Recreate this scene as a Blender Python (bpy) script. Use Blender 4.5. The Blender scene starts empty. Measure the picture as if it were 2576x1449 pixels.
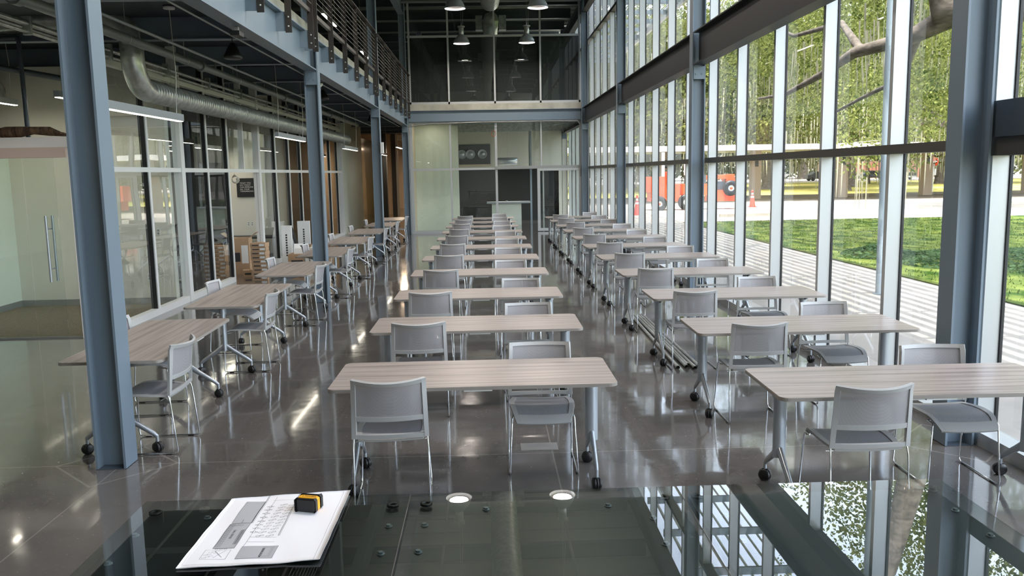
import bpy, math, random
from math import sin, cos, pi, radians as RD
from mathutils import Vector, Matrix
random.seed(7)
sc = bpy.context.scene
col = sc.collection

# ------------------------------------------------------------------ camera, light, exposure
W, H, F = 2576.0, 1449.0, 2106.3
cam_d = bpy.data.cameras.new('camera'); cam = bpy.data.objects.new('camera', cam_d); col.objects.link(cam)
pt, yw, rl = RD(7.8145), RD(1.6415), RD(1.0346)
fw = Vector((sin(yw)*cos(pt), cos(yw)*cos(pt), -sin(pt)))
rt = Vector((cos(yw), -sin(yw), 0)); dn = fw.cross(rt)
r2 = rt*cos(rl)+dn*sin(rl); d2 = -rt*sin(rl)+dn*cos(rl)
cam.matrix_world = Matrix(((r2.x, -d2.x, -fw.x, 0), (r2.y, -d2.y, -fw.y, 0), (r2.z, -d2.z, -fw.z, 2.0581), (0, 0, 0, 1)))
cam_d.sensor_fit = 'HORIZONTAL'; cam_d.sensor_width = 36.0; cam_d.lens = 36.0*F/W
cam_d.clip_start = .05; cam_d.clip_end = 600
sc.camera = cam

world = bpy.data.worlds.new('sky'); sc.world = world; world.use_nodes = True
wn = world.node_tree.nodes; wl = world.node_tree.links
bg = wn['Background']; sky = wn.new('ShaderNodeTexSky'); sky.sky_type = 'NISHITA'; sky.sun_disc = False
sky.sun_elevation = RD(72); sky.sun_rotation = RD(200); sky.air_density = 1.0; sky.dust_density = 2.5; sky.ozone_density = 1.0
hs = wn.new('ShaderNodeHueSaturation'); hs.inputs['Saturation'].default_value = .55; wl.new(sky.outputs[0], hs.inputs['Color']); wl.new(hs.outputs[0], bg.inputs[0]); bg.inputs[1].default_value = .98
sun_d = bpy.data.lights.new('sun', 'SUN'); sun = bpy.data.objects.new('sun', sun_d); col.objects.link(sun)
sun_d.energy = 5.2; sun_d.angle = RD(.35); sun_d.color = (1, .96, .88)
sun.rotation_euler = Vector((.14, .22, -1)).to_track_quat('-Z', 'Y').to_euler()
vs = sc.view_settings; vs.view_transform = 'Standard'; vs.look = 'None'; vs.gamma = 1; vs.exposure = .84; vs.use_curve_mapping = False
cy = sc.cycles
cy.max_bounces = 9; cy.diffuse_bounces = 4; cy.glossy_bounces = 4; cy.transmission_bounces = 4; cy.transparent_max_bounces = 20
cy.caustics_reflective = False; cy.caustics_refractive = False; cy.sample_clamp_indirect = 6.0; cy.sample_clamp_direct = 0
cy.use_denoising = True; cy.use_adaptive_sampling = True; cy.adaptive_threshold = .02
cy.blur_glossy = .5

# ------------------------------------------------------------------ materials
def lin(c):
    f = lambda v: (v/255/12.92) if v/255 <= .04045 else ((v/255+.055)/1.055)**2.4
    return (f(c[0]), f(c[1]), f(c[2]), 1)
MATS = {}
def mat(name, rgb=(128, 128, 128), rough=.5, metal=0., emit=0., coat=0., spec=.5, noise=None, bump=None, alpha=1., emit_rgb=None):
    m = bpy.data.materials.new(name); m.use_nodes = True; MATS[name] = m
    nt = m.node_tree; p = nt.nodes['Principled BSDF']
    p.inputs['Base Color'].default_value = lin(rgb); p.inputs['Roughness'].default_value = rough
    p.inputs['Metallic'].default_value = metal; p.inputs['Coat Weight'].default_value = coat
    p.inputs['Coat Roughness'].default_value = .05
    p.inputs['Specular IOR Level'].default_value = spec
    if emit:
        p.inputs['Emission Color'].default_value = lin(emit_rgb or rgb); p.inputs['Emission Strength'].default_value = emit
    tc = None
    if noise or bump:
        tc = nt.nodes.new('ShaderNodeTexCoord')
    if noise:   # (rgb2, scale xyz, detail, lo, hi)
        rgb2, scl, det, lo, hi = noise
        mp = nt.nodes.new('ShaderNodeMapping'); mp.inputs['Scale'].default_value = scl
        nz = nt.nodes.new('ShaderNodeTexNoise'); nz.inputs['Scale'].default_value = 1; nz.inputs['Detail'].default_value = det
        rp = nt.nodes.new('ShaderNodeValToRGB')
        rp.color_ramp.elements[0].position = lo; rp.color_ramp.elements[1].position = hi
        rp.color_ramp.elements[0].color = lin(rgb); rp.color_ramp.elements[1].color = lin(rgb2)
        nt.links.new(tc.outputs['Object'], mp.inputs[0]); nt.links.new(mp.outputs[0], nz.inputs['Vector'])
        nt.links.new(nz.outputs[0], rp.inputs[0]); nt.links.new(rp.outputs[0], p.inputs['Base Color'])
    if bump:    # (scale, strength, distance)
        mp = nt.nodes.new('ShaderNodeMapping'); s = bump[0]; mp.inputs['Scale'].default_value = s if isinstance(s, tuple) else (s, s, s)
        nz = nt.nodes.new('ShaderNodeTexNoise'); nz.inputs['Scale'].default_value = 1; nz.inputs['Detail'].default_value = 3
        bp = nt.nodes.new('ShaderNodeBump'); bp.inputs['Strength'].default_value = bump[1]; bp.inputs['Distance'].default_value = bump[2]
        nt.links.new(tc.outputs['Object'], mp.inputs[0]); nt.links.new(mp.outputs[0], nz.inputs['Vector'])
        nt.links.new(nz.outputs[0], bp.inputs['Height']); nt.links.new(bp.outputs[0], p.inputs['Normal'])
    return m
def glass(name, tint=(1, 1, 1), gloss=(1, 1, 1), ior=1.5, wav=0.0, rough=0.0, boost=1.0):
    m = bpy.data.materials.new(name); m.use_nodes = True; MATS[name] = m; nt = m.node_tree; nt.nodes.clear()
    o = nt.nodes.new('ShaderNodeOutputMaterial'); t = nt.nodes.new('ShaderNodeBsdfTransparent'); g = nt.nodes.new('ShaderNodeBsdfGlossy')
    fr = nt.nodes.new('ShaderNodeFresnel'); mx = nt.nodes.new('ShaderNodeMixShader'); fr.inputs[0].default_value = ior
    t.inputs[0].default_value = (*tint, 1); g.inputs[0].default_value = (*gloss, 1); g.inputs['Roughness'].default_value = rough
    mm = nt.nodes.new('ShaderNodeMath'); mm.operation = 'MULTIPLY'; mm.inputs[1].default_value = boost; mm.use_clamp = True
    ge = nt.nodes.new('ShaderNodeNewGeometry'); iv = nt.nodes.new('ShaderNodeMath'); iv.operation = 'SUBTRACT'; iv.inputs[0].default_value = 1
    m2 = nt.nodes.new('ShaderNodeMath'); m2.operation = 'MULTIPLY'
    nt.links.new(ge.outputs['Backfacing'], iv.inputs[1]); nt.links.new(fr.outputs[0], mm.inputs[0]); nt.links.new(mm.outputs[0], m2.inputs[0]); nt.links.new(iv.outputs[0], m2.inputs[1]); nt.links.new(m2.outputs[0], mx.inputs[0])
    nt.links.new(t.outputs[0], mx.inputs[1]); nt.links.new(g.outputs[0], mx.inputs[2]); nt.links.new(mx.outputs[0], o.inputs[0])
    if wav:
        tc = nt.nodes.new('ShaderNodeTexCoord'); nz = nt.nodes.new('ShaderNodeTexNoise'); nz.inputs['Scale'].default_value = .66; nz.inputs['Detail'].default_value = 1
        bp = nt.nodes.new('ShaderNodeBump'); bp.inputs['Strength'].default_value = 1; bp.inputs['Distance'].default_value = wav
        nt.links.new(tc.outputs['Object'], nz.inputs['Vector']); nt.links.new(nz.outputs[0], bp.inputs['Height']); nt.links.new(bp.outputs[0], g.inputs['Normal'])
    return m
def mesh_fabric(name, rgb, opacity, scale):
    m = bpy.data.materials.new(name); m.use_nodes = True; MATS[name] = m; nt = m.node_tree; p = nt.nodes['Principled BSDF']
    p.inputs['Base Color'].default_value = lin(rgb); p.inputs['Roughness'].default_value = .6
    tc = nt.nodes.new('ShaderNodeTexCoord'); mp = nt.nodes.new('ShaderNodeMapping'); mp.inputs['Rotation'].default_value = (0, RD(45), 0)
    mp.inputs['Scale'].default_value = (scale, scale, scale)
    ck = nt.nodes.new('ShaderNodeTexVoronoi'); ck.feature = 'F1'; ck.inputs['Randomness'].default_value = 0; ck.inputs['Scale'].default_value = 1
    rp = nt.nodes.new('ShaderNodeMapRange'); rp.inputs['From Min'].default_value = .2; rp.inputs['From Max'].default_value = .5
    rp.inputs['To Min'].default_value = opacity-.07; rp.inputs['To Max'].default_value = min(1, opacity+.05)
    nt.links.new(tc.outputs['Object'], mp.inputs[0]); nt.links.new(mp.outputs[0], ck.inputs['Vector'])
    nt.links.new(ck.outputs['Distance'], rp.inputs[0]); nt.links.new(rp.outputs[0], p.inputs['Alpha'])
    return m
def leafmat(name, a, b):
    m = bpy.data.materials.new(name); m.use_nodes = True; MATS[name] = m; nt = m.node_tree; p = nt.nodes['Principled BSDF']
    tc = nt.nodes.new('ShaderNodeTexCoord'); nz = nt.nodes.new('ShaderNodeTexNoise'); nz.inputs['Scale'].default_value = 1.1; nz.inputs['Detail'].default_value = 6
    rp = nt.nodes.new('ShaderNodeValToRGB'); rp.color_ramp.elements[0].position = .35; rp.color_ramp.elements[1].position = .68
    rp.color_ramp.elements[0].color = lin(a); rp.color_ramp.elements[1].color = lin(b)
    nt.links.new(tc.outputs['Object'], nz.inputs['Vector']); nt.links.new(nz.outputs[0], rp.inputs[0]); nt.links.new(rp.outputs[0], p.inputs['Base Color'])
    p.inputs['Roughness'].default_value = .7; p.inputs['Specular IOR Level'].default_value = .15
    tr = nt.nodes.new('ShaderNodeBsdfTranslucent'); mx = nt.nodes.new('ShaderNodeMixShader'); mx.inputs[0].default_value = .45
    nt.links.new(rp.outputs[0], tr.inputs[0]); nt.links.new(p.outputs[0], mx.inputs[1]); nt.links.new(tr.outputs[0], mx.inputs[2])
    nt.links.new(mx.outputs[0], nt.nodes['Material Output'].inputs[0])
    return m
STEEL = mat('painted_steel', (110, 125, 137), .42, 0, spec=.5)
STEELD = mat('painted_steel_dark', (62, 72, 82), .45)
DECK = mat('dark_deck', (48, 56, 64), .6)
ROOF = mat('roof_deck', (138, 140, 132), .6)
LEDX = mat('warm_led', (255, 226, 190), .5, emit=110)
LEDO = mat('office_and_fill_led', (255, 246, 226), .5, emit=26)  # office lamps and drum glow, also the added fill lights
ALU = mat('mullion_aluminium', (184, 187, 187), .38, .35)
ALUG = mat('grey_aluminium', (150, 152, 150), .4, .4)
TRANS = mat('bronze_transom', (84, 82, 78), .4, .3)
PALEB = mat('pale_blue_column', (166, 182, 192), .5)
GASK = mat('black_gasket', (16, 17, 18), .5)
GLASS = glass('clear_glass', (.985, .995, .99), boost=1.5)
GLASSI = glass('interior_glass', (.96, .98, .97), ior=1.5, wav=.004, boost=1.6)
GLASSF = glass('far_glass', (.95, .975, .96), ior=1.5, wav=.004, boost=1.9)
GLASST = glass('tabletop_glass', (.88, .92, .905), ior=1.52, boost=1.8)
PLAST = mat('grey_plastic', (172, 172, 170), .42)
MESH = mesh_fabric('chair_mesh', (166, 163, 164), .68, 190)
SEATM = mat('seat_mesh', (154, 155, 157), .55, noise=((138, 139, 142), (260, 260, 260), 1, .4, .6))
CHROME = mat('chrome', (225, 228, 230), .08, 1)
SILVER = mat('silver_paint', (172, 178, 184), .32, .6)
BLACK = mat('black_rubber', (14, 14, 15), .38)
WOOD = mat('grey_wood_laminate', (172, 160, 151), .33, noise=((140, 129, 121), (1.1, 26, 26), 4, .42, .66))
WOODE = mat('laminate_edge', (146, 140, 133), .4)
WALL = mat('painted_wall', (214, 211, 200), .7)
WALLD = mat('dark_wall', (58, 62, 66), .6)
WALLT = mat('tan_wall', (208, 190, 168), .7)
WALLG = mat('pale_green_wall', (218, 224, 210), .7)
CONC = mat('raw_concrete', (176, 174, 160), .85, noise=((148, 146, 134), (3, 3, 3), 5, .35, .7))
GALV = mat('galvanised_steel', (196, 199, 196), .3, .6, noise=((168, 172, 168), (9, 9, 9), 3, .4, .62))
PIPE = mat('painted_pipe', (112, 118, 120), .4)
BARK = mat('bark', (122, 112, 102), .95, noise=((82, 74, 66), (4, 4, 9), 5, .35, .65), bump=((6, 6, 10), .6, .03))
LEAF = leafmat('oak_leaves', (56, 68, 32), (136, 138, 76))
LEAF2 = leafmat('light_leaves', (58, 74, 30), (142, 146, 78))
MOSS = mat('hanging_moss', (150, 146, 124), .95)
GRASS = mat('lawn', (40, 62, 20), .95, spec=.03, noise=((98, 108, 52), (2.3, 1.2, 1), 7, .38, .64))
DRYG = mat('dry_grass', (176, 160, 92), .95, spec=.05, noise=((140, 142, 76), (.25, .5, 1), 6, .4, .6))
PAVE = mat('bright_concrete', (168, 160, 148), .95, spec=.1, noise=((152, 145, 134), (.6, .6, .6), 6, .4, .65))
WALK = mat('walk_concrete', (136, 132, 126), .95, spec=.1, noise=((124, 121, 115), (1.4, 1.4, 1), 6, .4, .65))
CARD = mat('cardboard', (172, 142, 112), .8)
CARDD = mat('cardboard_side', (158, 120, 84), .8)
WHITE = mat('white_foam', (222, 224, 222), .7)
PAPER = mat('paper', (244, 242, 243), .75)
INK = mat('ink', (50, 50, 54), .8)
SHADE = mat('shaded_plan_area', (178, 178, 180), .8)
YEL = mat('yellow_plastic', (236, 170, 28), .4)
RUB = mat('black_plastic', (24, 24, 25), .45)
ORG = mat('orange_paint', (226, 84, 38), .4)
RED = mat('cone_red', (232, 62, 40), .5)
LAMPIN = mat('lamp_glow', (255, 222, 196), .5, emit=3.0)
LEDM = mat('led_diffuser', (255, 246, 226), .5, emit=6)
CARPET = mat('carpet', (134, 122, 100), .95, noise=((104, 96, 82), (60, 60, 60), 3, .4, .6))
RAILM = mat('dark_rail_steel', (70, 66, 62), .42, .5)
COPPER = mat('copper', (190, 104, 70), .35, .8)
WIRE = mat('pale_cable', (196, 194, 184), .6)
SHADEF = mat('dark_shade_fabric', (34, 37, 37), .8)
SIGNM = mat('sign_board', (28, 30, 34), .5)
TEXTW = mat('white_lettering', (214, 214, 212), .6)
CARW = mat('car_white', (220, 222, 224), .3)
CARD2 = mat('car_dark', (44, 50, 58), .3)
CANOPY = mat('canopy_white', (214, 210, 202), .7)
PILLAR = mat('beige_stucco', (186, 170, 150), .85)
LOUV = mat('louver_white', (226, 228, 226), .5)

# polished concrete floor with saw joints, speckle and slightly wavy gloss
def floor_mat():
    m = mat('polished_concrete', (96, 93, 89), .09); nt = m.node_tree; p = nt.nodes['Principled BSDF']; L = nt.links.new
    tc = nt.nodes.new('ShaderNodeTexCoord'); sx = nt.nodes.new('ShaderNodeSeparateXYZ'); L(tc.outputs['Object'], sx.inputs[0])
    n1 = nt.nodes.new('ShaderNodeTexNoise'); n1.inputs['Scale'].default_value = .55; n1.inputs['Detail'].default_value = 7; n1.inputs['Roughness'].default_value = .62
    L(tc.outputs['Object'], n1.inputs['Vector'])
    r1 = nt.nodes.new('ShaderNodeValToRGB'); r1.color_ramp.elements[0].position = .3; r1.color_ramp.elements[1].position = .72
    r1.color_ramp.elements[0].color = lin((80, 78, 76)); r1.color_ramp.elements[1].color = lin((116, 111, 106)); L(n1.outputs[0], r1.inputs[0])
    n2 = nt.nodes.new('ShaderNodeTexNoise'); n2.inputs['Scale'].default_value = 42; n2.inputs['Detail'].default_value = 2; L(tc.outputs['Object'], n2.inputs['Vector'])
    r2_ = nt.nodes.new('ShaderNodeMapRange'); r2_.inputs['From Min'].default_value = .68; r2_.inputs['From Max'].default_value = .74; r2_.inputs['To Max'].default_value = .35; L(n2.outputs[0], r2_.inputs[0])
    mxs = nt.nodes.new('ShaderNodeMixRGB'); mxs.inputs[2].default_value = lin((176, 172, 164)); L(r2_.outputs[0], mxs.inputs[0]); L(r1.outputs[0], mxs.inputs[1])
    def M(op, a, b=None, clamp=False):
        n = nt.nodes.new('ShaderNodeMath'); n.operation = op; n.use_clamp = clamp
        for i, v in enumerate((a, b)):
            if v is None: continue
            if isinstance(v, (int, float)): n.inputs[i].default_value = v
            else: L(v, n.inputs[i])
        return n.outputs[0]
    x, y = sx.outputs[0], sx.outputs[1]
    def joint(coord, off, per, w):
        t = M('FRACT', M('DIVIDE', M('SUBTRACT', coord, off), per)); d = M('MULTIPLY', M('MINIMUM', t, M('SUBTRACT', 1., t)), per)
        return M('LESS_THAN', d, w)
    jt = M('MAXIMUM', joint(y, 5.97, 3.905, .005), joint(x, .45, 3.15, .005))
    # isolation diamonds round the columns: |x-cx|+|y-cy|
    ty = M('SUBTRACT', M('MULTIPLY', M('FRACT', M('DIVIDE', M('SUBTRACT', y, 5.97-3.905), 7.81)), 7.81), 3.905)
    for cx_ in (-2.735, 3.455):
        dd = M('ABSOLUTE', M('SUBTRACT', M('ADD', M('ABSOLUTE', M('SUBTRACT', x, cx_)), M('ABSOLUTE', ty)), .44))
        jt = M('MAXIMUM', jt, M('LESS_THAN', dd, .011))
    mj = nt.nodes.new('ShaderNodeMixRGB'); mj.inputs[2].default_value = lin((150, 146, 138)); L(M('MULTIPLY', jt, .55), mj.inputs[0]); L(mxs.outputs[0], mj.inputs[1])
    L(mj.outputs[0], p.inputs['Base Color'])
    n3 = nt.nodes.new('ShaderNodeTexNoise'); n3.inputs['Scale'].default_value = 2.4; n3.inputs['Detail'].default_value = 2; L(tc.outputs['Object'], n3.inputs['Vector'])
    bp = nt.nodes.new('ShaderNodeBump'); bp.inputs['Strength'].default_value = 1; bp.inputs['Distance'].default_value = .003; L(n3.outputs[0], bp.inputs['Height']); L(bp.outputs[0], p.inputs['Normal'])
    rr = nt.nodes.new('ShaderNodeMapRange'); rr.inputs['To Min'].default_value = .05; rr.inputs['To Max'].default_value = .14; L(n1.outputs[0], rr.inputs[0]); L(rr.outputs[0], p.inputs['Roughness'])
    p.inputs['Specular IOR Level'].default_value = .62; p.inputs['Coat Weight'].default_value = .4; p.inputs['Coat Roughness'].default_value = .04
    return m
FLOOR = floor_mat()

# ------------------------------------------------------------------ mesh builder
class MB:
    def __init__(s): s.v = []; s.f = []; s.sm = []
    def add(s, vs_, fs, smooth=False):
        b = len(s.v); s.v += [tuple(v) for v in vs_]
        for f in fs: s.f.append(tuple(b+i for i in f)); s.sm.append(smooth)
        return s
    def bx(s, x0, x1, y0, y1, z0, z1, M=None):
        vs_ = [Vector((x, y, z)) for z in (z0, z1) for y in (y0, y1) for x in (x0, x1)]
        if M: vs_ = [M @ v for v in vs_]
        return s.add(vs_, [(0, 2, 3, 1), (4, 5, 7, 6), (0, 1, 5, 4), (2, 6, 7, 3), (0, 4, 6, 2), (1, 3, 7, 5)])
    def tube(s, path, r, n=8, smooth=True, sy=None, cap=True):
        path = [Vector(p) for p in path]; rs = r if isinstance(r, (list, tuple)) else [r]*len(path)
        rings = []; up = None
        for i, p in enumerate(path):
            d = ((path[i+1]-p).normalized() if i == 0 else (p-path[i-1]).normalized() if i == len(path)-1 else ((path[i+1]-p).normalized()+(p-path[i-1]).normalized()).normalized())
            if up is None:
                up = Vector((0, 0, 1)) if abs(d.z) < .9 else Vector((1, 0, 0))
            a = (up-d*up.dot(d)).normalized(); up = a; b = d.cross(a)
            k = sy if sy else 1
            rings.append([p+a*rs[i]*cos(2*pi*j/n)+b*rs[i]*k*sin(2*pi*j/n) for j in range(n)])
        vs_ = [v for rg in rings for v in rg]; fs = []
        for i in range(len(rings)-1):
            for j in range(n):
                fs.append((i*n+j, i*n+(j+1) % n, (i+1)*n+(j+1) % n, (i+1)*n+j))
        s.add(vs_, fs, smooth)
        if cap:
            s.add(rings[0], [tuple(range(n-1, -1, -1))]); s.add(rings[-1], [tuple(range(n))])
        return s
    def lathe(s, prof, n=20, c=(0, 0, 0), axis='z', smooth=True):
        c = Vector(c); vs_ = []; fs = []
        for r, h in prof:
            for j in range(n):
                a = 2*pi*j/n
                v = Vector((r*cos(a), r*sin(a), h))
                if axis == 'y': v = Vector((v.x, v.z, v.y))
                if axis == 'x': v = Vector((v.z, v.x, v.y))
                vs_.append(c+v)
        for i in range(len(prof)-1):
            for j in range(n): fs.append((i*n+j, i*n+(j+1) % n, (i+1)*n+(j+1) % n, (i+1)*n+j))
        return s.add(vs_, fs, smooth)
    def disc(s, c, r, n=20, axis='z'):
        c = Vector(c); vs_ = []
        for j in range(n):
            v = Vector((r*cos(2*pi*j/n), r*sin(2*pi*j/n), 0))
            if axis == 'y': v = Vector((v.x, 0, v.y))
            if axis == 'x': v = Vector((0, v.x, v.y))
            vs_.append(c+v)
        return s.add(vs_, [tuple(range(n))])
    def prism(s, poly, z0, z1):
        n = len(poly); vs_ = [(x, y, z0) for x, y in poly]+[(x, y, z1) for x, y in poly]
        return s.add(vs_, [tuple(range(n-1, -1, -1)), tuple(range(n, 2*n))]+[(i, (i+1) % n, n+(i+1) % n, n+i) for i in range(n)])
    def shell(s, fn, u0, u1, v0, v1, nu, nv, th):
        """surface patch with thickness; fn(u,v)->Vector, extruded along its normal"""
        P = [[fn(u0+(u1-u0)*i/nu, v0+(v1-v0)*j/nv) for i in range(nu+1)] for j in range(nv+1)]
        e = 1e-3; top = []; bot = []
        for j in range(nv+1):
            for i in range(nu+1):
                u = u0+(u1-u0)*i/nu; v = v0+(v1-v0)*j/nv
                n = ((fn(u+e, v)-fn(u-e, v)).cross(fn(u, v+e)-fn(u, v-e))).normalized()
                top.append(P[j][i]+n*th/2); bot.append(P[j][i]-n*th/2)
        k = nu+1; q = len(top); fs = []
        for j in range(nv):
            for i in range(nu):
                a = j*k+i; fs.append((a, a+1, a+k+1, a+k)); fs.append((q+a, q+a+k, q+a+k+1, q+a+1))
        ed = [j*k for j in range(nv+1)]; er = [j*k+nu for j in range(nv+1)]; eb = list(range(nu+1)); et = [nv*k+i for i in range(nu+1)]
        s.add(top+bot, fs, True)
        fs2 = []
        for L_ in (ed, er, eb, et):
            for a, b in zip(L_, L_[1:]): fs2.append((a, b, q+b, q+a))
        return s.add(top+bot, fs2)
    def build(s, name, m, parent=None, loc=None, rotz=0):
        me = bpy.data.meshes.new(name); me.from_pydata(s.v, [], s.f); me.materials.append(m)
        me.polygons.foreach_set('use_smooth', s.sm); me.update()
        o = bpy.data.objects.new(name, me); col.objects.link(o)
        if parent: o.parent = parent
        if loc: o.location = loc
        if rotz: o.rotation_euler.z = rotz
        return o
def tag(o, label=None, cat=None, group=None, kind=None):
    if label: o['label'] = label
    if cat: o['category'] = cat
    if group: o['group'] = group
    if kind: o['kind'] = kind
    return o
def thing(name, label, cat, loc=(0, 0, 0), rotz=0, group=None, kind=None):
    o = bpy.data.objects.new(name, None); col.objects.link(o); o.location = loc; o.rotation_euler.z = rotz; o.empty_display_size = .1
    return tag(o, label, cat, group, kind)
def copy_tree(o, parent=None):
    c = o.copy(); col.objects.link(c); c.parent = parent
    for ch in list(o.children): copy_tree(ch, c)
    return c
def struct(name, mb, m, parent=None, label=None):
    o = mb.build(name, m, parent)
    if not parent: o['kind'] = 'structure'
    if label: o['label'] = label
    return o
ORD = ['nearest', 'second', 'third', 'fourth', 'fifth', 'sixth', 'seventh', 'eighth', 'ninth', 'tenth', 'farthest']
def rrect(w, d, r, n=6):
    P = []
    for cx_, cy_, a0 in ((w/2-r, d/2-r, 0), (-w/2+r, d/2-r, 90), (-w/2+r, -d/2+r, 180), (w/2-r, -d/2+r, 270)):
        for i in range(n+1): a = RD(a0+90*i/n); P.append((cx_+r*cos(a), cy_+r*sin(a)))
    return P
def text(body, size, m, parent, M, name='lettering', ext=.0005, space=1.0):
    c = bpy.data.curves.new(name, 'FONT'); c.body = body; c.size = size; c.extrude = ext; c.align_x = 'LEFT'; c.space_line = space
    o = bpy.data.objects.new(name, c); col.objects.link(o); c.materials.append(m)
    me = bpy.data.meshes.new_from_object(o.evaluated_get(bpy.context.evaluated_depsgraph_get())); bpy.data.objects.remove(o)
    me.materials.clear(); me.materials.append(m)
    o = bpy.data.objects.new(name, me); col.objects.link(o); o.parent = parent; o.matrix_local = M
    return o

# ------------------------------------------------------------------ building shell
XG, YF = 3.62, 29.6                       # inner mullion face, far partition
COLY = [-1.84, 5.97, 13.78, 21.5, 29.33, 37.1]
struct('floor', MB().bx(-13, 3.78, -4, 56, -.2, 0), FLOOR)
struct('trim_1', MB().bx(-13, -2.75, -4, 56, 4.24, 4.45), CONC, label='concrete slab of the upper floor on the left')
struct('trim_2', MB().bx(-2.75, 3.6, YF-.1, 46, 4.24, 4.45), CONC, label='concrete slab edge above the far glass partition')
m = MB().bx(-13, 3.9, -4, 46, 8.3, 8.5)
for k in range(-4, 60): m.bx(-13, 3.9, -4+k*.8+3.2, -4+k*.8+3.24, 8.27, 8.3) if -4+k*.8+3.2 < 46 and -4+k*.8+3.2 > -4 else None
struct('ceiling', m, ROOF)
struct('wall_back', MB().bx(-13, 3.9, -4.2, -4, 0, 8.5), WALL)
struct('wall_left', MB().bx(-13.2, -13, -4, 56, 0, 8.5), WALL)
struct('wall_far', MB().bx(-13, 3.9, 56, 56.2, 0, 4.3), WALLT)
struct('wall_upper_end', MB().bx(-9, 3.6, 46, 46.2, 4.45, 8.3), WALLD)
struct('wall_upper_left', MB().bx(-9.2, -9, -4, 46, 4.45, 8.3), WALLD)

for i, y in enumerate([-3.1+2.6*k for k in range(19)]):
    m = MB().bx(-9, 3.4, y-.08, y+.08, 7.93, 7.95).bx(-9, 3.4, y-.01, y+.01, 7.95, 8.28).bx(-9, 3.4, y-.08, y+.08, 8.27, 8.29)
    tag(m.build('roof_beam', STEELD), 'dark steel roof beam spanning across, high under the roof deck', 'beam', 'roof beams')
for i, y in enumerate([6.5+2.6*k for k in range(13)]):
    m = MB().bx(-13, -2.84, y-.08, y+.08, 3.9, 3.915).bx(-13, -2.84, y-.01, y+.01, 3.915, 4.22).bx(-13, -2.84, y-.08, y+.08, 4.225, 4.24)
    tag(m.build('floor_beam', STEEL if i < 13 else STEELD), 'dark steel floor beam crossing under the upper floor', 'beam', 'floor beams under the mezzanine')
struct('trim_3', MB().bx(-13, -2.85, -4, 46, 4.2, 4.238), DECK, label='dark metal deck underside')

# steel columns: H sections, flanges facing left and right
cname = {-2.735: 'left', 3.455: 'right'}
def wide_col(xc, y0, top, nm, label, grp):
    t = thing('steel_column', label, 'column', (xc, y0, 0), 0, grp)
    a = .108; b = .1
    MB().bx(-a, -a+.017, -b, b, 0, top).bx(a-.017, a, -b, b, 0, top).build('flange', STEEL, t)
    MB().bx(-a+.017, a-.017, -.006, .006, 0, top).build('web', STEEL, t)
    MB().bx(-a-.0, a+.0, -b-.002, b+.002, -.0, .004).build('base_plate', STEELD, t)
    m = MB()
    for s in (-1, 1):
        m.bx(-a+.02, a-.02, s*(b-.0)-.012, s*b, 3.5, 3.7)
        for dx in (-.05, .05): m.lathe([(0, 0), (.016, 0), (.016, s*.02), (0, s*.02)], 6, (dx, s*b, 3.58), 'y', False)
    m.build('bolted_bracket', STEEL, t)
for i, y in enumerate(COLY):
    if i: wide_col(-2.735, y, 8.25, '', ['', 'big blue-grey steel column at left, nearest to the camera', 'second blue-grey steel column on the left, behind the third table', 'third blue-grey steel column on the left', 'fourth steel column on the left, at the far glass partition', 'left steel column behind the far glass partition'][i], None)
    wide_col(3.455, y, 8.25, '', ['steel column by the windows behind the camera', 'big dark steel column at the right window wall, nearest to the camera', 'second steel column along the window wall', 'third steel column along the window wall', 'fourth steel column at the right end of the far partition', 'window wall column seen through the far partition'][i], None)
# longitudinal I beams between columns
BEAMR = mat('shade_darkened_steel', (32, 34, 37), .5, spec=.3)  # window-side beams: backlit shade put into a darker steel colour
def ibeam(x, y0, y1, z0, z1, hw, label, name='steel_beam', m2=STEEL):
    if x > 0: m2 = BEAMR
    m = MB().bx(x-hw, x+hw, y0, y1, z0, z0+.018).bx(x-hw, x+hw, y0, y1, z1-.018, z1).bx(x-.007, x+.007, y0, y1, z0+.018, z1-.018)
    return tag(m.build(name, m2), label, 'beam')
for i in range(len(COLY)-1):
    y0, y1 = COLY[i]+.11, COLY[i+1]-.11
    w = ['bay beside the camera', 'bay between first and second column', 'bay between second and third column', 'bay between third and fourth column', 'bay beyond the far partition'][i]
    if i < 4: ibeam(-2.735, y0, y1, 3.72, 4.235, .098, 'blue-grey mezzanine edge beam under the railing, '+w)
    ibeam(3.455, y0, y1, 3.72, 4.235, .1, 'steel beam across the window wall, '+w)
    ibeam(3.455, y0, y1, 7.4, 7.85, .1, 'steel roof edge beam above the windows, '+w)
    if i < 4: ibeam(-2.735, y0, y1, 7.4, 7.85, .1, 'steel roof beam above the railing, '+w)
tag(MB().bx(-2.62, 3.34, YF-.12, YF-.1, 3.86, 4.24).bx(-2.62, 3.34, YF-.2, YF-.02, 3.86, 3.875).bx(-2.62, 3.34, YF-.2, YF-.02, 4.222, 4.237).build('steel_beam', STEEL), 'wide blue-grey cross beam above the lower far glazing', 'beam')

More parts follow.
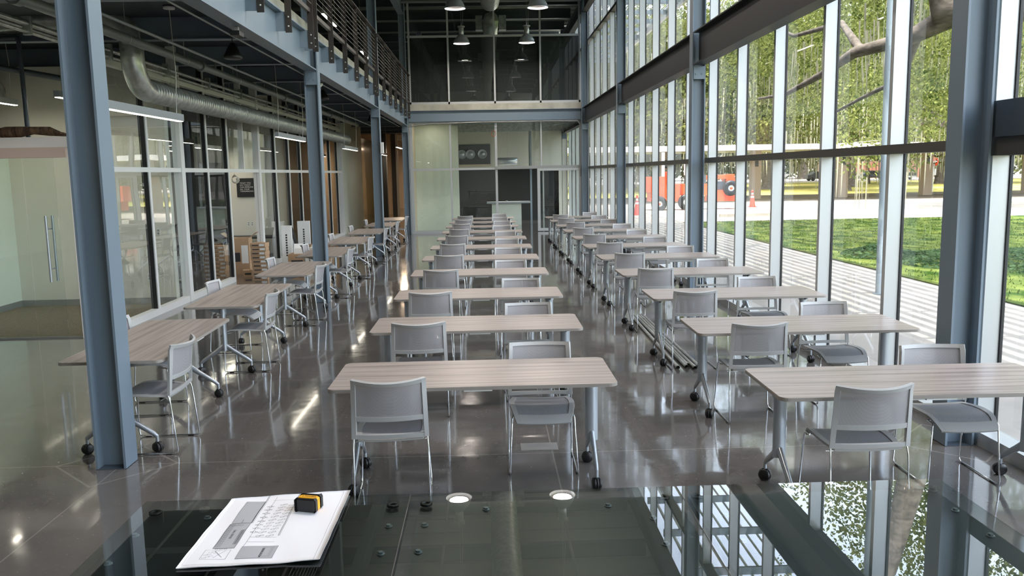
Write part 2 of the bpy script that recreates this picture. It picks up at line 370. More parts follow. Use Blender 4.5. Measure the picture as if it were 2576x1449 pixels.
# ---- window wall (right)
mull = [7.48+1.541*k for k in range(-6, 23)]
wi = 0
for i in range(len(COLY)-1):
    wi += 1
    y0, y1 = COLY[i], COLY[i+1]
    w = thing('window_%d' % wi, None, None, (0, 0, 0), kind='structure')
    for my in mull:
        if y0 < my+.03 <= y1:
            MB().bx(XG, XG+.138, my, my+.062, .0, 7.95).build('mullion', ALU, w)
            MB().bx(XG+.128, XG+.15, my-.012, my+.074, .0, 7.95).build('gasket', GASK, w)
    MB().bx(XG-.02, XG+.15, y0, y1, 0, .1).build('sill', ALU, w)
    for z0, z1 in ((2.166, 2.248), (6.52, 6.6)) if i else ((2.12, 2.25), (6.52, 6.6)):
        MB().bx(XG-.004, XG+.145, y0, y1, z0, z1).build('transom', TRANS, w)
    if i == 0: MB().bx(XG-.03, XG+.14, y0, y1, 2.25, 2.5).build('header', STEELD, w)
    MB().bx(XG-.01, XG+.145, y0, y1, 3.86, 4.2).build('spandrel', STEELD, w)
    MB().bx(XG-.01, XG+.145, y0, y1, 7.88, 8.28).build('head', ALU, w)
    for z0, z1 in ((.1, 2.166), (2.248, 3.86), (4.2, 6.52), (6.6, 7.88)):
        MB().bx(XG+.137, XG+.147, y0, y1, z0, z1).build('pane', GLASS, w)

# ---- far partition
wf = thing('window_%d' % (wi+1), None, None, kind='structure')
for x in (-2.54, -1.206, .38, 1.958, 3.31):
    MB().bx(x-.03, x+.03, YF-.06, YF+.05, 4.45, 7.95).build('mullion', ALU, wf)
MB().bx(-2.6, 3.35, YF-.06, YF+.05, 4.45, 4.53).bx(-2.6, 3.35, YF-.06, YF+.05, 7.87, 7.95).build('frame', ALU, wf)
MB().bx(-2.6, 3.35, YF-.055, YF+.045, 6.69, 6.76).build('transom', ALU, wf)
for (a, b), q in zip(((-2.51, -1.236), (-1.176, .35), (.41, 1.928), (1.988, 3.28)), ('leftmost', 'left middle', 'right middle', 'rightmost')):
    MB().bx(a, b, YF-.005, YF+.005, 4.53, 6.69).build('pane', GLASSF, wf)
    MB().bx(a, b, YF-.005, YF+.005, 6.76, 7.87).build('pane', GLASSF, wf)
    tag(MB().bx(a-.02, b+.02, YF+.051, YF+.056, 4.48, 6.74).build('roller_shade', SHADEF), 'dark roller shade drawn behind the %s upper far glass pane' % q, 'shade', 'roller shades behind the upper far glazing')
wg = thing('window_%d' % (wi+2), None, None, kind='structure')
for x, h in ((-2.57, .055), (-1.203, .03), (.38, .04), (3.36, .05)):
    MB().bx(x-h, x+h, YF-.06, YF+.05, 0, 3.86).build('mullion', ALU, wg)
MB().bx(1.93, 1.98, YF-.06, YF+.05, 2.26, 3.86).build('mullion', ALU, wg)
MB().bx(-2.6, 3.38, YF-.062, YF+.052, 2.19, 2.26).bx(-2.6, 3.38, YF-.062, YF+.052, 3.8, 3.87).build('transom', ALU, wg)
MB().bx(-2.6, .34, YF-.062, YF+.052, 0, .09).build('sill', ALU, wg)
MB().bx(.34, 3.4, YF-.12, YF-.07, 2.2, 2.3).build('door_track', ALUG, wg)
for a, b in ((-2.51, -1.236), (-1.176, .35), (.41, 1.93), (1.98, 3.31)):
    MB().bx(a, b, YF-.005, YF+.005, 2.26, 3.8).build('pane', GLASSF, wg)
for a, b in ((-2.51, -1.236), (-1.176, .35)):
    MB().bx(a, b, YF-.005, YF+.005, .09, 2.19).build('pane', GLASSF, wg)
dr = thing('door_1', None, None, kind='structure')
dr['label'] = 'white framed sliding glass door standing open at the far partition'
MB().bx(1.80, 1.90, YF-.13, YF-.08, .02, 2.2).bx(3.26, 3.33, YF-.13, YF-.08, .02, 2.2).bx(1.90, 3.26, YF-.13, YF-.08, .02, .12).bx(1.90, 3.26, YF-.13, YF-.08, 2.12, 2.2).build('door_frame', ALU, dr)
MB().bx(1.90, 3.26, YF-.11, YF-.1, .12, 2.12).build('pane', GLASSF, dr)
MB().bx(1.99, 2.04, YF-.06, YF+.03, 0, 2.19).build('jamb', ALU, dr)

# room beyond the far partition
struct('wall_pale', MB().bx(-2.58, -1.0, 31.4, 31.55, 0, 4.0), WALLG)
LATE = []
struct('wall_room_back', MB().bx(-1.3, 1.95, 37.0, 37.2, 2.3, 4.2).bx(1.9, 3.6, 37.0, 37.2, 2.2, 4.2).bx(3.0, 3.6, 37, 37.2, 0, 2.2), WALL)
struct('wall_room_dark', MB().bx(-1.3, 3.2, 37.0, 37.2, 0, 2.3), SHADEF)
struct('wall_room_left', MB().bx(-1.35, -1.2, 31.55, 37.2, 0, 4.2), WALL)
t = thing('display_panel', 'grey wall panel with three round silver bowls seen through the far glass', 'panel')
MB().bx(-1.15, .22, 36.93, 36.99, 2.46, 3.32).build('backing', WALLD, t)
MB().bx(-1.17, .24, 36.9, 36.99, 2.38, 2.46).build('ledge', WALLT, t)
for x in (-1.12, -.647, -.129):
    MB().lathe([(.2, -.01), (.2, -.06), (.185, -.06), (.14, -.02), (.09, -.01), (.09, -.09), (0, -.09)], 24, (x if x > -1.1 else -1.02, 36.93, 2.9), 'y').build('silver_bowl', SILVER, t)
t = thing('island_table', 'island table with pale base and metal top in the far room', 'table', (.72, 34.0, 0))
MB().bx(-.7, 1.05, -.5, .5, .86, .92).build('tabletop', SILVER, t)
MB().bx(-.5, .68, -.35, .35, 0, .86).build('base', WALLG, t)
MB().lathe([(0, .92), (.05, .92), (.05, .95), (0, .95)], 10, (.1, 0, 0)).build('tray', SILVER, t)
for x_, y_, q_ in ((-1.9, 30.5, 'left'),):
    LATE.append((x_, y_, q_))
t = thing('drum_pendant', 'silver drum pendant lamp hanging in the far room', 'lamp', (.9, 34.5, 2.4))
MB().lathe([(0, .28), (.42, .28), (.42, 0), (.4, 0), (.4, .26), (0, .26)], 28).build('lamp_shade', SILVER, t)
MB().disc((0, 0, .05), .38, 24).build('glow', LEDO, t)
MB().tube([(0, 0, .28), (0, 0, 1.75)], .006, 6).tube([(.35, 0, .28), (.03, 0, 1.6)], .004, 5).tube([(-.35, 0, .28), (-.03, 0, 1.6)], .004, 5).build('cord', WIRE, t)
MB().lathe([(0, 1.76), (.12, 1.72), (.12, 1.68), (0, 1.68)], 14).lathe([(0, 1.52), (.1, 1.5), (0, 1.48)], 14).build('canopy', SILVER, t)
tag(MB().bx(1.9, 1.98, 36.2, 36.3, 0, 4.1).build('steel_post', STEEL), 'slim steel post inside the far room', 'post')
struct('trim_4', MB().bx(-1.2, 3.6, 30, 37, 3.95, 3.99), DECK, label='dark deck over the far room')
for i in range(5):
    tag(MB().bx(-1.2, 3.4, 30.9+i*1.25, 30.94+i*1.25, 3.8, 3.95).build('joist', GALV), 'thin steel joist over the far room, %s from the glass' % ORD[i].replace('nearest', 'first'), 'beam', 'joists over the far room')

ALUW = mat('white_mullion', (218, 219, 217), .45, .1)
# ---- left storefront and offices
XS = -5.05
ws = thing('window_%d' % (wi+3), None, None, kind='structure')
lm = [(12.84, .07), (15.55, .07), (16.78, .07), (20.55, .08), (21.95, .08), (23.33, .08), (24.9, .07), (26.3, .07), (27.7, .07), (29.1, .07)]
for y, h in lm:
    MB().bx(XS-.11, XS, y, y+h, 0, 4.2).build('mullion', ALUW, ws)
    MB().bx(XS-.10, XS-.015, y-.022, y, 0.05, 4.2).build('gasket', GASK, ws)
MB().bx(XS-.11, XS, 17.86, 17.93, 2.24, 4.2).build('mullion', ALUW, ws)
for y, h in ((11.12, .12), (14.18, .16), (18.98, .16), (29.85, .15)):
    MB().bx(XS-.12, XS+.02, y, y+h, 0, 4.2).build('corner_post', ALUW, ws)
MB().bx(XS-.1, XS+.005, 11.12, 30, 2.17, 2.24).bx(XS-.1, XS+.005, 11.12, 30, 3.6, 3.68).build('transom', ALUW, ws)
MB().bx(XS-.1, XS+.01, 11.12, 16.8, 0, .1).bx(XS-.1, XS+.01, 19.1, 30, 0, .1).build('sill', ALUW, ws)
edges = [11.24, 12.84, 14.18, 15.55, 16.78, 18.98, 20.55, 21.95, 23.33, 24.9, 26.3, 27.7, 29.1, 29.85]
for a, b in zip(edges, edges[1:]):
    if a != 16.78: MB().bx(XS-.055, XS-.045, a, b, .1, 2.17).build('pane', GLASSI, ws)
    MB().bx(XS-.055, XS-.045, a, b, 2.24, 3.6).build('pane', GLASSI, ws)
# office behind sliding glass door at y = 11.1
struct('wall_office_back', MB().bx(-12.9, -5.2, 14.0, 14.15, 0, 3.88), WALL)
struct('wall_office_left', MB().bx(-7.86, -7.74, 11.3, 14.0, 0, 2.7), WALLG)
struct('baseboard_office', MB().bx(-7.74, -5.2, 13.975, 14.0, 0, .11).bx(-7.74, -7.72, 11.3, 13.99, 0, .11), ALUG)
struct('floor_carpet', MB().bx(-12.9, -5.16, 11.14, 14.0, .0, .012), CARPET)
struct('trim_5', MB().bx(-9, -5.16, 11.0, 11.2, 2.49, 2.62).bx(-5.36, -5.16, 11.04, 11.16, 0, 2.5), mat('white_header', (232, 226, 222), .5), label='white header ledge over the glass office door')
struct('trim_6', MB().bx(-9, -5.36, 11.0, 11.1, 2.36, 2.49), mat('pink_grey_track', (206, 184, 174), .5, .1), label='brushed metal sliding door track')
d2_ = thing('door_2', None, None, kind='structure'); d2_['label'] = 'frameless sliding glass office door with long bar handle'
MB().bx(-6.62, -5.54, 11.03, 11.042, .02, 2.36).build('pane', GLASSI, d2_)
MB().tube([(-5.67, 10.97, .76), (-5.67, 10.97, 1.62)], .016, 12).tube([(-5.67, 10.97, .93), (-5.67, 11.1, .93)], .01, 8).tube([(-5.67, 10.97, 1.45), (-5.67, 11.1, 1.45)], .01, 8).tube([(-5.65, 11.1, .76), (-5.65, 11.1, 1.62)], .016, 12).build('door_handle', SILVER, d2_)
w3 = thing('window_%d' % (wi+4), None, None, kind='structure')
for a, b in ((-9, -7.2), (-7.18, -5.97), (-5.95, -5.38)): MB().bx(a, b, 11.08, 11.092, .02, 2.36).build('pane', GLASSI, w3)
MB().bx(-9, -5.38, 11.07, 11.1, 0, .02).build('floor_channel', ALUG, w3)
# driftwood resting on the header
m = MB(); pts = [(-7.4+.18*i, 11.12+.03*sin(i*1.3), 2.66+.05*sin(i*.55)**2+.015*sin(i*2.1)) for i in range(13)]
m.tube(pts, [.03+.045*sin(pi*min(1, (i+1)/12))**.7+.012*sin(i*2.7) for i in range(13)], 10)
m.tube([pts[4], (-6.5, 11.2, 2.75), (-6.0, 11.25, 2.69), (-5.75, 11.2, 2.67)], [.04, .035, .02, .008], 8)
m.tube([pts[9], (-5.6, 11.1, 2.7), (-5.38, 11.08, 2.66)], [.04, .03, .012], 8)
tag(m.build('driftwood', mat('driftwood', (120, 92, 68), .9, noise=((70, 52, 40), (30, 8, 8), 5, .35, .65), bump=((40, 10, 10), .8, .02))), 'brown twisted driftwood log lying on the white header ledge', 'driftwood')
# outlets on the office wall
def outlet(x, y, z, label, ax='y', n=1):
    t = thing('wall_outlet', label, 'outlet', (x, y, z))
    MB().bx(-.035, .035, -.006, 0, -.057, .057).build('plate', WHITE, t)
    MB().bx(-.016, .016, -.01, -.006, .008, .04).bx(-.016, .016, -.01, -.006, -.04, -.008).build('socket', ALUG, t)
outlet(-5.62, 14.0, .45, 'white wall outlet low behind the first storefront pane')
outlet(-5.42, 14.0, 1.2, 'white light switch plate on the office wall')
# second room: back wall with sign
struct('wall_sign', MB().bx(-6.62, -5.15, 22.0, 22.12, 0, 4.2), WALL)
struct('wall_room_dark_left', MB().bx(-9.6, -9.5, 14.2, 30, 0, 4.2), WALLD)
struct('wall_room_end', MB().bx(-9.5, -6.62, 24.0, 24.1, 0, 4.2), WALLD)
struct('baseboard_sign', MB().bx(-6.62, -5.2, 21.98, 22.0, 0, .1), ALUG)
t = thing('wall_sign_board', 'black square sign with white motivational words on the office wall', 'sign', (-6.18, 21.99, 1.81))
MB().bx(-.245, .245, -.04, 0, -.24, .24).build('board', SIGNM, t)
text('WHAT YOU\nDO TODAY\nCAN IMPROVE\nALL YOUR\nTOMORROWS', .052, TEXTW, t, Matrix.Translation((-.16, -.042, .1)) @ Matrix.Rotation(pi/2, 4, 'X'), ext=.001, space=1.02)
t = thing('wall_sign_board', 'second dark sign partly hidden behind the storefront mullion', 'sign', (-6.9, 23.98, 1.81))
MB().bx(-.245, .245, -.04, 0, -.24, .24).build('board', SIGNM, t)
outlet(-6.188, 22.0, .875, 'left outlet of the pair below the sign'); outlet(-6.092, 22.0, .875, 'right outlet of the pair below the sign')
t = thing('cable_coil', 'coil of pale cable hanging over the black sign', 'cable', (-5.3, 18, 2.05))
m = MB()
for k in range(4):
    m.tube([(.0+.05*cos(a*pi/8+k)*(1+.2*k), .02*k, .0+.075*sin(a*pi/8+k)-.01*k) for a in range(17)], .006, 6)
m.tube([(0, 0, .06), (.02, 0, .5), (0, 0, 2.19)], .005, 5)
m.build('loops', WIRE, t)

# white wall piece and plastic sheeting, tan back walls
struct('wall_white_left', MB().bx(-5.15, -5.05, 30.0, 34.8, 0, 4.2), WALLG)
tag(MB().bx(-5.12, -5.1, 34.8, 39.5, 0, 3.6).build('plastic_sheet', glass('plastic_sheeting', (.8, .82, .66), wav=.02, rough=.12)), 'hanging clear plastic sheeting past the white wall', 'plastic sheet')
struct('wall_behind_sheet', MB().bx(-7, -6.9, 34.8, 45, 0, 4.2), WALLT)
struct('trim_7', MB().bx(-5.1, -4.6, 39.5, 39.8, 0, 4.2), WALLD, label='black opening edge past the plastic sheet')
struct('wall_tan', MB().bx(-6.9, -4.95, 44.9, 45.1, 0, 4.2), WALLT)
struct('wall_tan_far', MB().bx(-6.9, -2.6, 53, 53.2, 0, 4.2), WALLT)
struct('wall_corridor', MB().bx(-2.7, -2.58, 29.8, 53, 0, 4.2), WALLT)
tag(MB().bx(-4.95, -4.72, 44.8, 45, 0, 4.2).build('door_post', WALLD), 'dark post between the tan walls at the end of the aisle', 'post')
tag(MB().bx(-4.72, -4.62, 44.8, 45, 0, 4.2).build('door_post', ALU), 'pale post between the tan walls at the end of the aisle', 'post')

# ------------------------------------------------------------------ training tables
def caster(parent, x, y, ang=0.):
    c = bpy.data.objects.new('caster', None); col.objects.link(c); c.parent = parent; c.location = (x, y, 0)
    return c
def leg_mesh():
    m = MB()
    n = 14
    m.tube([(0, 0, .25), (0, 0, .69)], .042, n, sy=.55)
    m.prism([(-.02, -.2), (.02, -.2), (.03, -.03), (.03, .03), (.02, .2), (-.02, .2)], .70, .712)
    m.add([(0, -.19, .70), (0, .19, .70), (0, .03, .64), (0, -.03, .64), (.012, -.19, .70), (.012, .19, .70), (.012, .03, .64), (.012, -.03, .64)], [(0, 1, 2, 3), (7, 6, 5, 4), (0, 3, 7, 4), (1, 5, 6, 2), (3, 2, 6, 7)])
    m.tube([(0, 0, .64), (0, 0, .70)], .048, n, sy=.7)
    for s in (-1, 1):
        m.tube([(0, s*.01, .30), (0, s*.10, .235), (0, s*.235, .145), (0, s*.262, .12)], [.026, .023, .018, .015], 10, sy=.8)
        m.tube([(0, s*.262, .13), (0, s*.262, .07)], .0115, 10)
    return m
def caster_mesh():
    m = MB(); r = .039
    for s in (-1, 1):
        m.lathe([(0, s*.006), (r*.85, s*.006), (r, s*.01), (r, s*.022), (r*.85, s*.028), (.012, s*.03), (0, s*.03)], 18, (0, 0, r), 'x')
    m.lathe([(.0, -.008), (.02, -.008), (.02, .008), (0, .008)], 12, (0, 0, r), 'x')
    m.bx(-.01, .01, -.02, .016, r, r+.042)
    m.lathe([(r*1.02, -.007), (r*1.08, -.007), (r*1.08, .007), (r*1.02, .007)], 18, (0, 0, r), 'x')
    return m
def make_table():
    t = thing('training_table', 'x', 'table')
    m = MB(); P = rrect(1.83, .762, .055); Q = rrect(1.826, .758, .053)
    top = MB().prism(P, .715, .734); top.prism(Q, .734, .737)
    o = top.build('tabletop', WOOD, t)
    o.data.materials.append(WOODE)
    for p in o.data.polygons:
        if abs(p.normal.z) < .5: p.material_index = 1
    for s in (-1, 1):
        lg = leg_mesh().build('leg', SILVER, t, (s*.79, 0, 0))
        for q in (-1, 1):
            c = caster_mesh().build('caster', BLACK, lg, (0, q*.262, 0)); c.rotation_euler.z = (.5+q*.7+s*.3)
    MB().bx(-.74, .74, -.018, .018, .668, .712).build('crossbar', SILVER, t)
    MB().bx(-.06, .12, -.372, -.345, .704, .713).build('release_lever', WHITE, t)
    return t
T0 = make_table(); first = [True]
def put(proto, flag, x, y, a, label, group, nm=None):
    o = proto if flag[0] else copy_tree(proto); flag[0] = False
    o.location = (x, y, 0); o.rotation_euler = (0, 0, a); o['label'] = label; o['group'] = group
    return o
CT = [5.496, 7.386, 9.28, 11.33, 13.344, 15.334, 17.38, 19.359, 21.316, 23.2, 25.2]
RT = [(2.603, 5.036), (2.622, 7.003), (2.631, 8.906), (2.64, 10.93), (2.648, 13.0), (2.658, 15.02), (2.67, 17.033), (2.67, 19.06), (2.66, 21.0), (2.67, 23.1), (2.668, 25.0)]
LT = [(-2.822, 7.03, 1.2), (-2.814, 9.586, 1.3), (-2.811, 12.293, .9), (-2.84, 14.93, .6), (-2.84, 17.55, .7), (-2.86, 20.3, .6), (-2.86, 23.0, .2), (-2.88, 25.75, 0)]
for i, y in enumerate(CT): put(T0, first, -.108, y, RD(random.uniform(-.15, .25)), 'grey wood-grain training table on casters, %s in the middle row' % ORD[i], 'training tables')
for i, (x, y) in enumerate(RT): put(T0, first, x, y, RD([-.8, -.8, -.2, .4, .9, .8, .3, .8, .6, .5, .3][i]), 'grey wood-grain training table on casters, %s in the window row' % ORD[i], 'training tables')
for i, (x, y, a) in enumerate(LT): put(T0, first, x, y, RD(90+a), 'lengthwise wood-grain training table, %s along the left columns' % (ORD+['x'])[i if i < 7 else 10], 'training tables')

# ------------------------------------------------------------------ chairs
def seatf(u, v):
    y = -.22+.47*v; w = .2+.028*sin(pi*min(1, v*1.1))
    z = .435+.02*sin(pi*v*.9)-.0*v
    if v > .72: z -= .06*((v-.72)/.28)**2
    z += .008*(u*u)-.004
    if v > .85: w -= .02*((v-.85)/.15)**2
    return Vector((u*w, y, z))
def backf(u, v):
    z = .455+.37*v; w = .236-.014*v
    y = -.232-.04*v-.03*max(0, v-.9)/.1*.4 + (.018+.062*v)*(u*u-.75)
    return Vector((u*w, y, z+.012*v*v*u*u))
def make_chair():
    t = thing('mesh_chair', 'x', 'chair')
    m = MB()
    m.shell(seatf, -1, -.84, 0, 1, 2, 12, .014).shell(seatf, .84, 1, 0, 1, 2, 12, .014)
    m.shell(seatf, -.84, .84, 0, .1, 8, 2, .014).shell(seatf, -.84, .84, .88, 1, 8, 3, .014)
    m.build('seat_frame', PLAST, t)
    MB().shell(seatf, -.84, .84, .1, .88, 8, 10, .006).build('seat', SEATM, t)
    m = MB()
    m.shell(backf, -1, -.88, 0, 1, 2, 10, .02).shell(backf, .88, 1, 0, 1, 2, 10, .02)
    m.shell(backf, -.88, .88, .935, 1, 10, 1, .018).shell(backf, -.88, .88, .31, .39, 10, 2, .016).shell(backf, -.88, .88, 0, .07, 10, 1, .016)
    m.build('backrest_frame', PLAST, t)
    MB().shell(backf, -.88, .88, .39, .935, 10, 6, .002).build('backrest_mesh', MESH, t)
    for s in (-1, 1):
        x = s*.205; X = s*.232
        m = MB().tube([(x, .12, .425), (x, .185, .42), (x+s*.006, .198, .405), (X, .212, .04), (X, .205, .014), (X, .185, .008), (X, -.24, .008), (X, -.262, .014), (X, -.268, .035), (X*.99, -.235, .40), (X*.97, -.22, .46)], .0058, 8)
        lg = m.build('leg', CHROME, t)
        for y in (.14, -.2): MB().bx(X-.009, X+.009, y-.022, y+.022, 0, .008).build('glide', BLACK, lg)
    MB().tube([(-.205, .12, .424), (.205, .12, .424)], .005, 6).build('crossbar', CHROME, t); MB().tube([(-.226, -.16, .415), (.226, -.16, .415)], .005, 6).build('crossbar', CHROME, t)
    return t
C0 = make_chair(); cf = [True]
CH = {'Cn': [(-.62, 4.98), (-.59, 6.92), (-.61, 8.74), (-.61, 10.8), (-.59, 12.78), (-.61, 14.83), (-.61, 16.87), (-.62, 18.86), (-.63, 20.83), (-.63, 22.7), (-.63, 24.72)],
 'Cf': [(.36, 5.97), (.37, 7.85), (.38, 9.74), (.32, 11.85), (.34, 13.88), (.37, 15.83), (.39, 17.86), (.35, 19.89), (.39, 21.85), (.37, 23.72), (.39, 25.73)],
 'Rn': [(2.18, 4.56), (2.17, 6.54), (2.12, 8.42), (2.13, 10.49), (2.15, 12.54), (2.14, 14.53), (2.13, 16.54), (2.14, 18.55), (2.19, 20.6), (2.14, 22.58), (2.16, 24.5)],
 'Rf': [(3.04, 5.56), (3.07, 7.51), (3.07, 9.42), (3.11, 11.46), (3.14, 13.54), (3.13, 15.55), (3.15, 17.56), (3.17, 19.6), (3.16, 21.63), (3.17, 23.65), (3.15, 25.54)],
 'Ln': [(-2.36, 6.4), (-2.35, 9.07), (-2.36, 11.81), (-2.35, 14.4), (-2.36, 17.05), (-2.39, 19.85), (-2.4, 22.6), (-2.42, 25.35)],
 'Lf': [(-3.3, 7.45), (-3.31, 10.09), (-3.32, 12.85), (-3.34, 15.4), (-3.35, 18.08), (-3.37, 20.85), (-3.38, 23.55), (-3.4, 26.3)]}
where = {'Cn': ('near side', 'middle row', 0), 'Cf': ('far side', 'middle row', 180), 'Rn': ('near side', 'window row', 0), 'Rf': ('far side', 'window row', 180), 'Ln': ('aisle side', 'left row', 90), 'Lf': ('glass wall side', 'left row', -90)}
for k, L in CH.items():
    sd, rw, a = where[k]
    for i, (x, y) in enumerate(L):
        an = RD(a+random.uniform(-3, 3)) if not (k == 'Cn' and i < 3) else RD([3, 3, 4][i])
        ox, oy = x-sin(an)*.27, y+cos(an)*.27
        nm = ORD[10] if (i == len(L)-1) else ORD[i]
        put(C0, cf, ox, oy, an, 'grey mesh-back chair with chrome legs, %s of the %s table, %s' % (sd, nm, rw), 'grey mesh chairs at the tables')

# ------------------------------------------------------------------ display table in front of the camera
t = thing('glass_display_table', 'long glass-topped display table with dark bolted panels in the foreground', 'table', (0, 0, 0))
for a, b in ((-1.258, -.302), (-.298, .676), (.68, 1.665)):
    MB().bx(a, b, 1.9, 2.949, .888, .9).build('glass_top', GLASST, t)
    MB().bx(a+.035, b-(.035 if b > 1 else .004), 1.93, 2.925, .846, .872).build('dark_panel', mat('black_green_panel', (27, 31, 31), .35) if 'black_green_panel' not in MATS else MATS['black_green_panel'], t)
for x, y in ((-1.006, 2.905-.06), (-1.224+.02, 2.714), (-1.223+.02, 2.509), (-.357, 2.728), (-.235, 2.729), (-.358, 2.521), (-.24, 2.524), (-.025, 2.85), (.411, 2.85), (.55, 2.73), (.55, 2.527), (.8, 2.73), (.8, 2.527), (1.6, 2.721), (1.6, 2.516)):
    MB().lathe([(0, .872), (.013, .872), (.013, .8745), (.0075, .8745)], 16, (x, y, 0)).lathe([(.0085, .8745), (.0085, .881), (0, .881)], 6, (x, y, 0), smooth=False).build('bolt', PIPE, t)
for x, y in ((-1.2, 2.879), (-.36, 2.887), (-.24, 2.89), (.619, 2.885), (.74, 2.886), (1.6, 2.881)):
    MB().lathe([(.01, .881), (.022, .881), (.022, .888), (.01, .888), (.01, .881)], 24, (x, y, 0)).build('rubber_pad', BLACK, t)
for x, y in ((-1.15, 2.0), (1.55, 2.0), (-1.15, 2.84), (1.55, 2.84)):
    MB().bx(x-.03, x+.03, y-.03, y+.03, 0, .846).build('leg', mat('table_leg', (40, 42, 42), .5) if 'table_leg' not in MATS else MATS['table_leg'], t)
t = thing('floor_plan', 'white sheets of paper with a printed floor plan on the glass table', 'paper', (0, 0, 0))
c4 = [Vector((-.952, 2.399)), Vector((-.533, 2.418)), Vector((-.531, 2.982)), Vector((-.944, 2.93))]
def pz(x, y, k=0):
    s = (x+.952)/.42; q = (y-2.4)/.56
    return .9035+.0015*k+.004*sin(s*9+q*4)**2*.4+.006*max(0, s-.75)*4*max(0, .55-q)*2+.002*sin(q*11)**2
def sheet(k):
    m = MB(); n = 24; vs_ = []; off = .003*k
    for j in range(n+1):
        for i in range(n+1):
            u, v = i/n, j/n; p = (c4[0]*(1-u)+c4[1]*u)*(1-v)+(c4[3]*(1-u)+c4[2]*u)*v
            x = p.x+off*(1 if u > .5 else 0); y = p.y-off*.5*(1 if v < .5 else 0)
            vs_.append((x, y, pz(p.x, p.y, k)))
    fs = [(j*(n+1)+i, j*(n+1)+i+1, (j+1)*(n+1)+i+1, (j+1)*(n+1)+i) for j in range(n) for i in range(n)]
    m.add(vs_, fs, True); q = len(vs_)
    m.v += [(x, y, z-.0012) for x, y, z in vs_]
    per = [i for i in range(n)]+[j*(n+1)+n for j in range(n)]+[n*(n+1)+i for i in range(n, 0, -1)]+[j*(n+1) for j in range(n, 0, -1)]
    for a, b in zip(per, per[1:]+per[:1]): m.f.append((a, b, q+b, q+a)); m.sm.append(False)
    return m
for k in range(0, 3): sheet(k).build('sheet', PAPER, t)
def zt(x, y): return pz(x, y, 2)+.0006
def patch(x0, x1, y0, y1):
    m = MB(); n = 8
    for i in range(n):
        for j in range(n):
            xs = [x0+(x1-x0)*(i+a)/n for a in (0, 1)]; ys = [y0+(y1-y0)*(j+a)/n for a in (0, 1)]
            m.add([(xs[0], ys[0], zt(xs[0], ys[0])), (xs[1], ys[0], zt(xs[1], ys[0])), (xs[1], ys[1], zt(xs[1], ys[1])), (xs[0], ys[1], zt(xs[0], ys[1]))], [(0, 1, 2, 3)])
    return m
for a in ((-.79, -.678, 2.44, 2.526), (-.881, -.814, 2.518, 2.704), (-.879, -.814, 2.709, 2.895)):
    patch(*a).build('shaded_area', SHADE, t)
ink = MB()
def ln(x0, y0, x1, y1, w=.0008):
    d = Vector((x1-x0, y1-y0)); L_ = d.length; n = max(1, int(L_/.02)); nn = Vector((-d.y, d.x)).normalized()*w/2
    for i in range(n):
        a = Vector((x0, y0))+d*i/n; b = Vector((x0, y0))+d*(i+1)/n
        ink.add([(p.x, p.y, zt(p.x, p.y)+.0004) for p in (a-nn, b-nn, b+nn, a+nn)], [(0, 1, 2, 3)])
def rect(x0, x1, y0, y1, w=.0008):
    ln(x0, y0, x1, y0, w); ln(x1, y0, x1, y1, w); ln(x1, y1, x0, y1, w); ln(x0, y1, x0, y0, w)
rect(-.94, -.546, 2.411, 2.965, .0006); rect(-.79, -.678, 2.44, 2.526); rect(-.881, -.814, 2.518, 2.704, .0012); rect(-.879, -.814, 2.709, 2.895, .001)
ln(-.812, 2.944, -.812, 2.705, .0016); ln(-.808, 2.944, -.808, 2.705); ln(-.706, 2.96, -.697, 2.6, .0014); ln(-.702, 2.96, -.693, 2.6)
ln(-.78, 2.93, -.788, 2.527); ln(-.788, 2.9, -.70, 2.905); ln(-.788, 2.595, -.70, 2.59); ln(-.788, 2.56, -.7, 2.558); rect(-.898, -.82, 2.442, 2.505); ln(-.846, 2.709, -.846, 2.735, .0014)
rect(-.72, -.69, 2.45, 2.52, .0006); rect(-.715, -.695, 2.455, 2.515, .0005)
def loop(x, y, r):
    P = [(x+r*1.2*cos(a*pi/3), y+r*sin(a*pi/3)) for a in range(6)]
    for a, b in zip(P, P[1:]+P[:1]): ln(*a, *b, .0009)
for i in range(11):
    f = i/10
    for (xa, ya, xb, yb) in ((-.757, 2.60, -.739, 2.855), (-.725, 2.60, -.708, 2.85)):
        x, y = xa+(xb-xa)*f, ya+(yb-ya)*f; loop(x-.006, y, .0055); loop(x+.006, y+.006, .005)
for i in range(8):
    f = i/7; x, y = -.783, 2.63+.215*f; rect(x-.004, x+.004, y-.007, y+.007); loop(x-.009, y, .003); loop(x+.009, y, .003)
for i in range(14): rect(-.879, -.872, 2.53+i*.0125, 2.538+i*.0125); loop(-.866, 2.534+i*.0125, .003)
for i in range(12): loop(-.825, 2.55+i*.0085, .0035); loop(-.82, 2.553+i*.0085, .003)
for i in range(3): loop(-.868+i*.014, 2.514, .004); loop(-.868+i*.014, 2.69, .005)
for i in range(9): x = -.893+.008*(i % 3)*1.1+.01*(i//5); rect(x, x+.012, 2.448+.006*i, 2.453+.006*i, .0005)
ln(-.86, 2.45, -.835, 2.5, .001); ln(-.835, 2.455, -.865, 2.495, .001)
ink.build('drawing', INK, t)
def ptxt(s, x, y, size, rot=-pi/2):
    text(s, size, INK, t, Matrix.Translation((x, y, zt(x, y)+.0012)) @ Matrix.Rotation(rot, 4, 'Z'), 'lettering', .0001)
ptxt('CALL CENTER', -.852, 2.65, .0105); ptxt('BREAK ROOM', -.722, 2.508, .010)
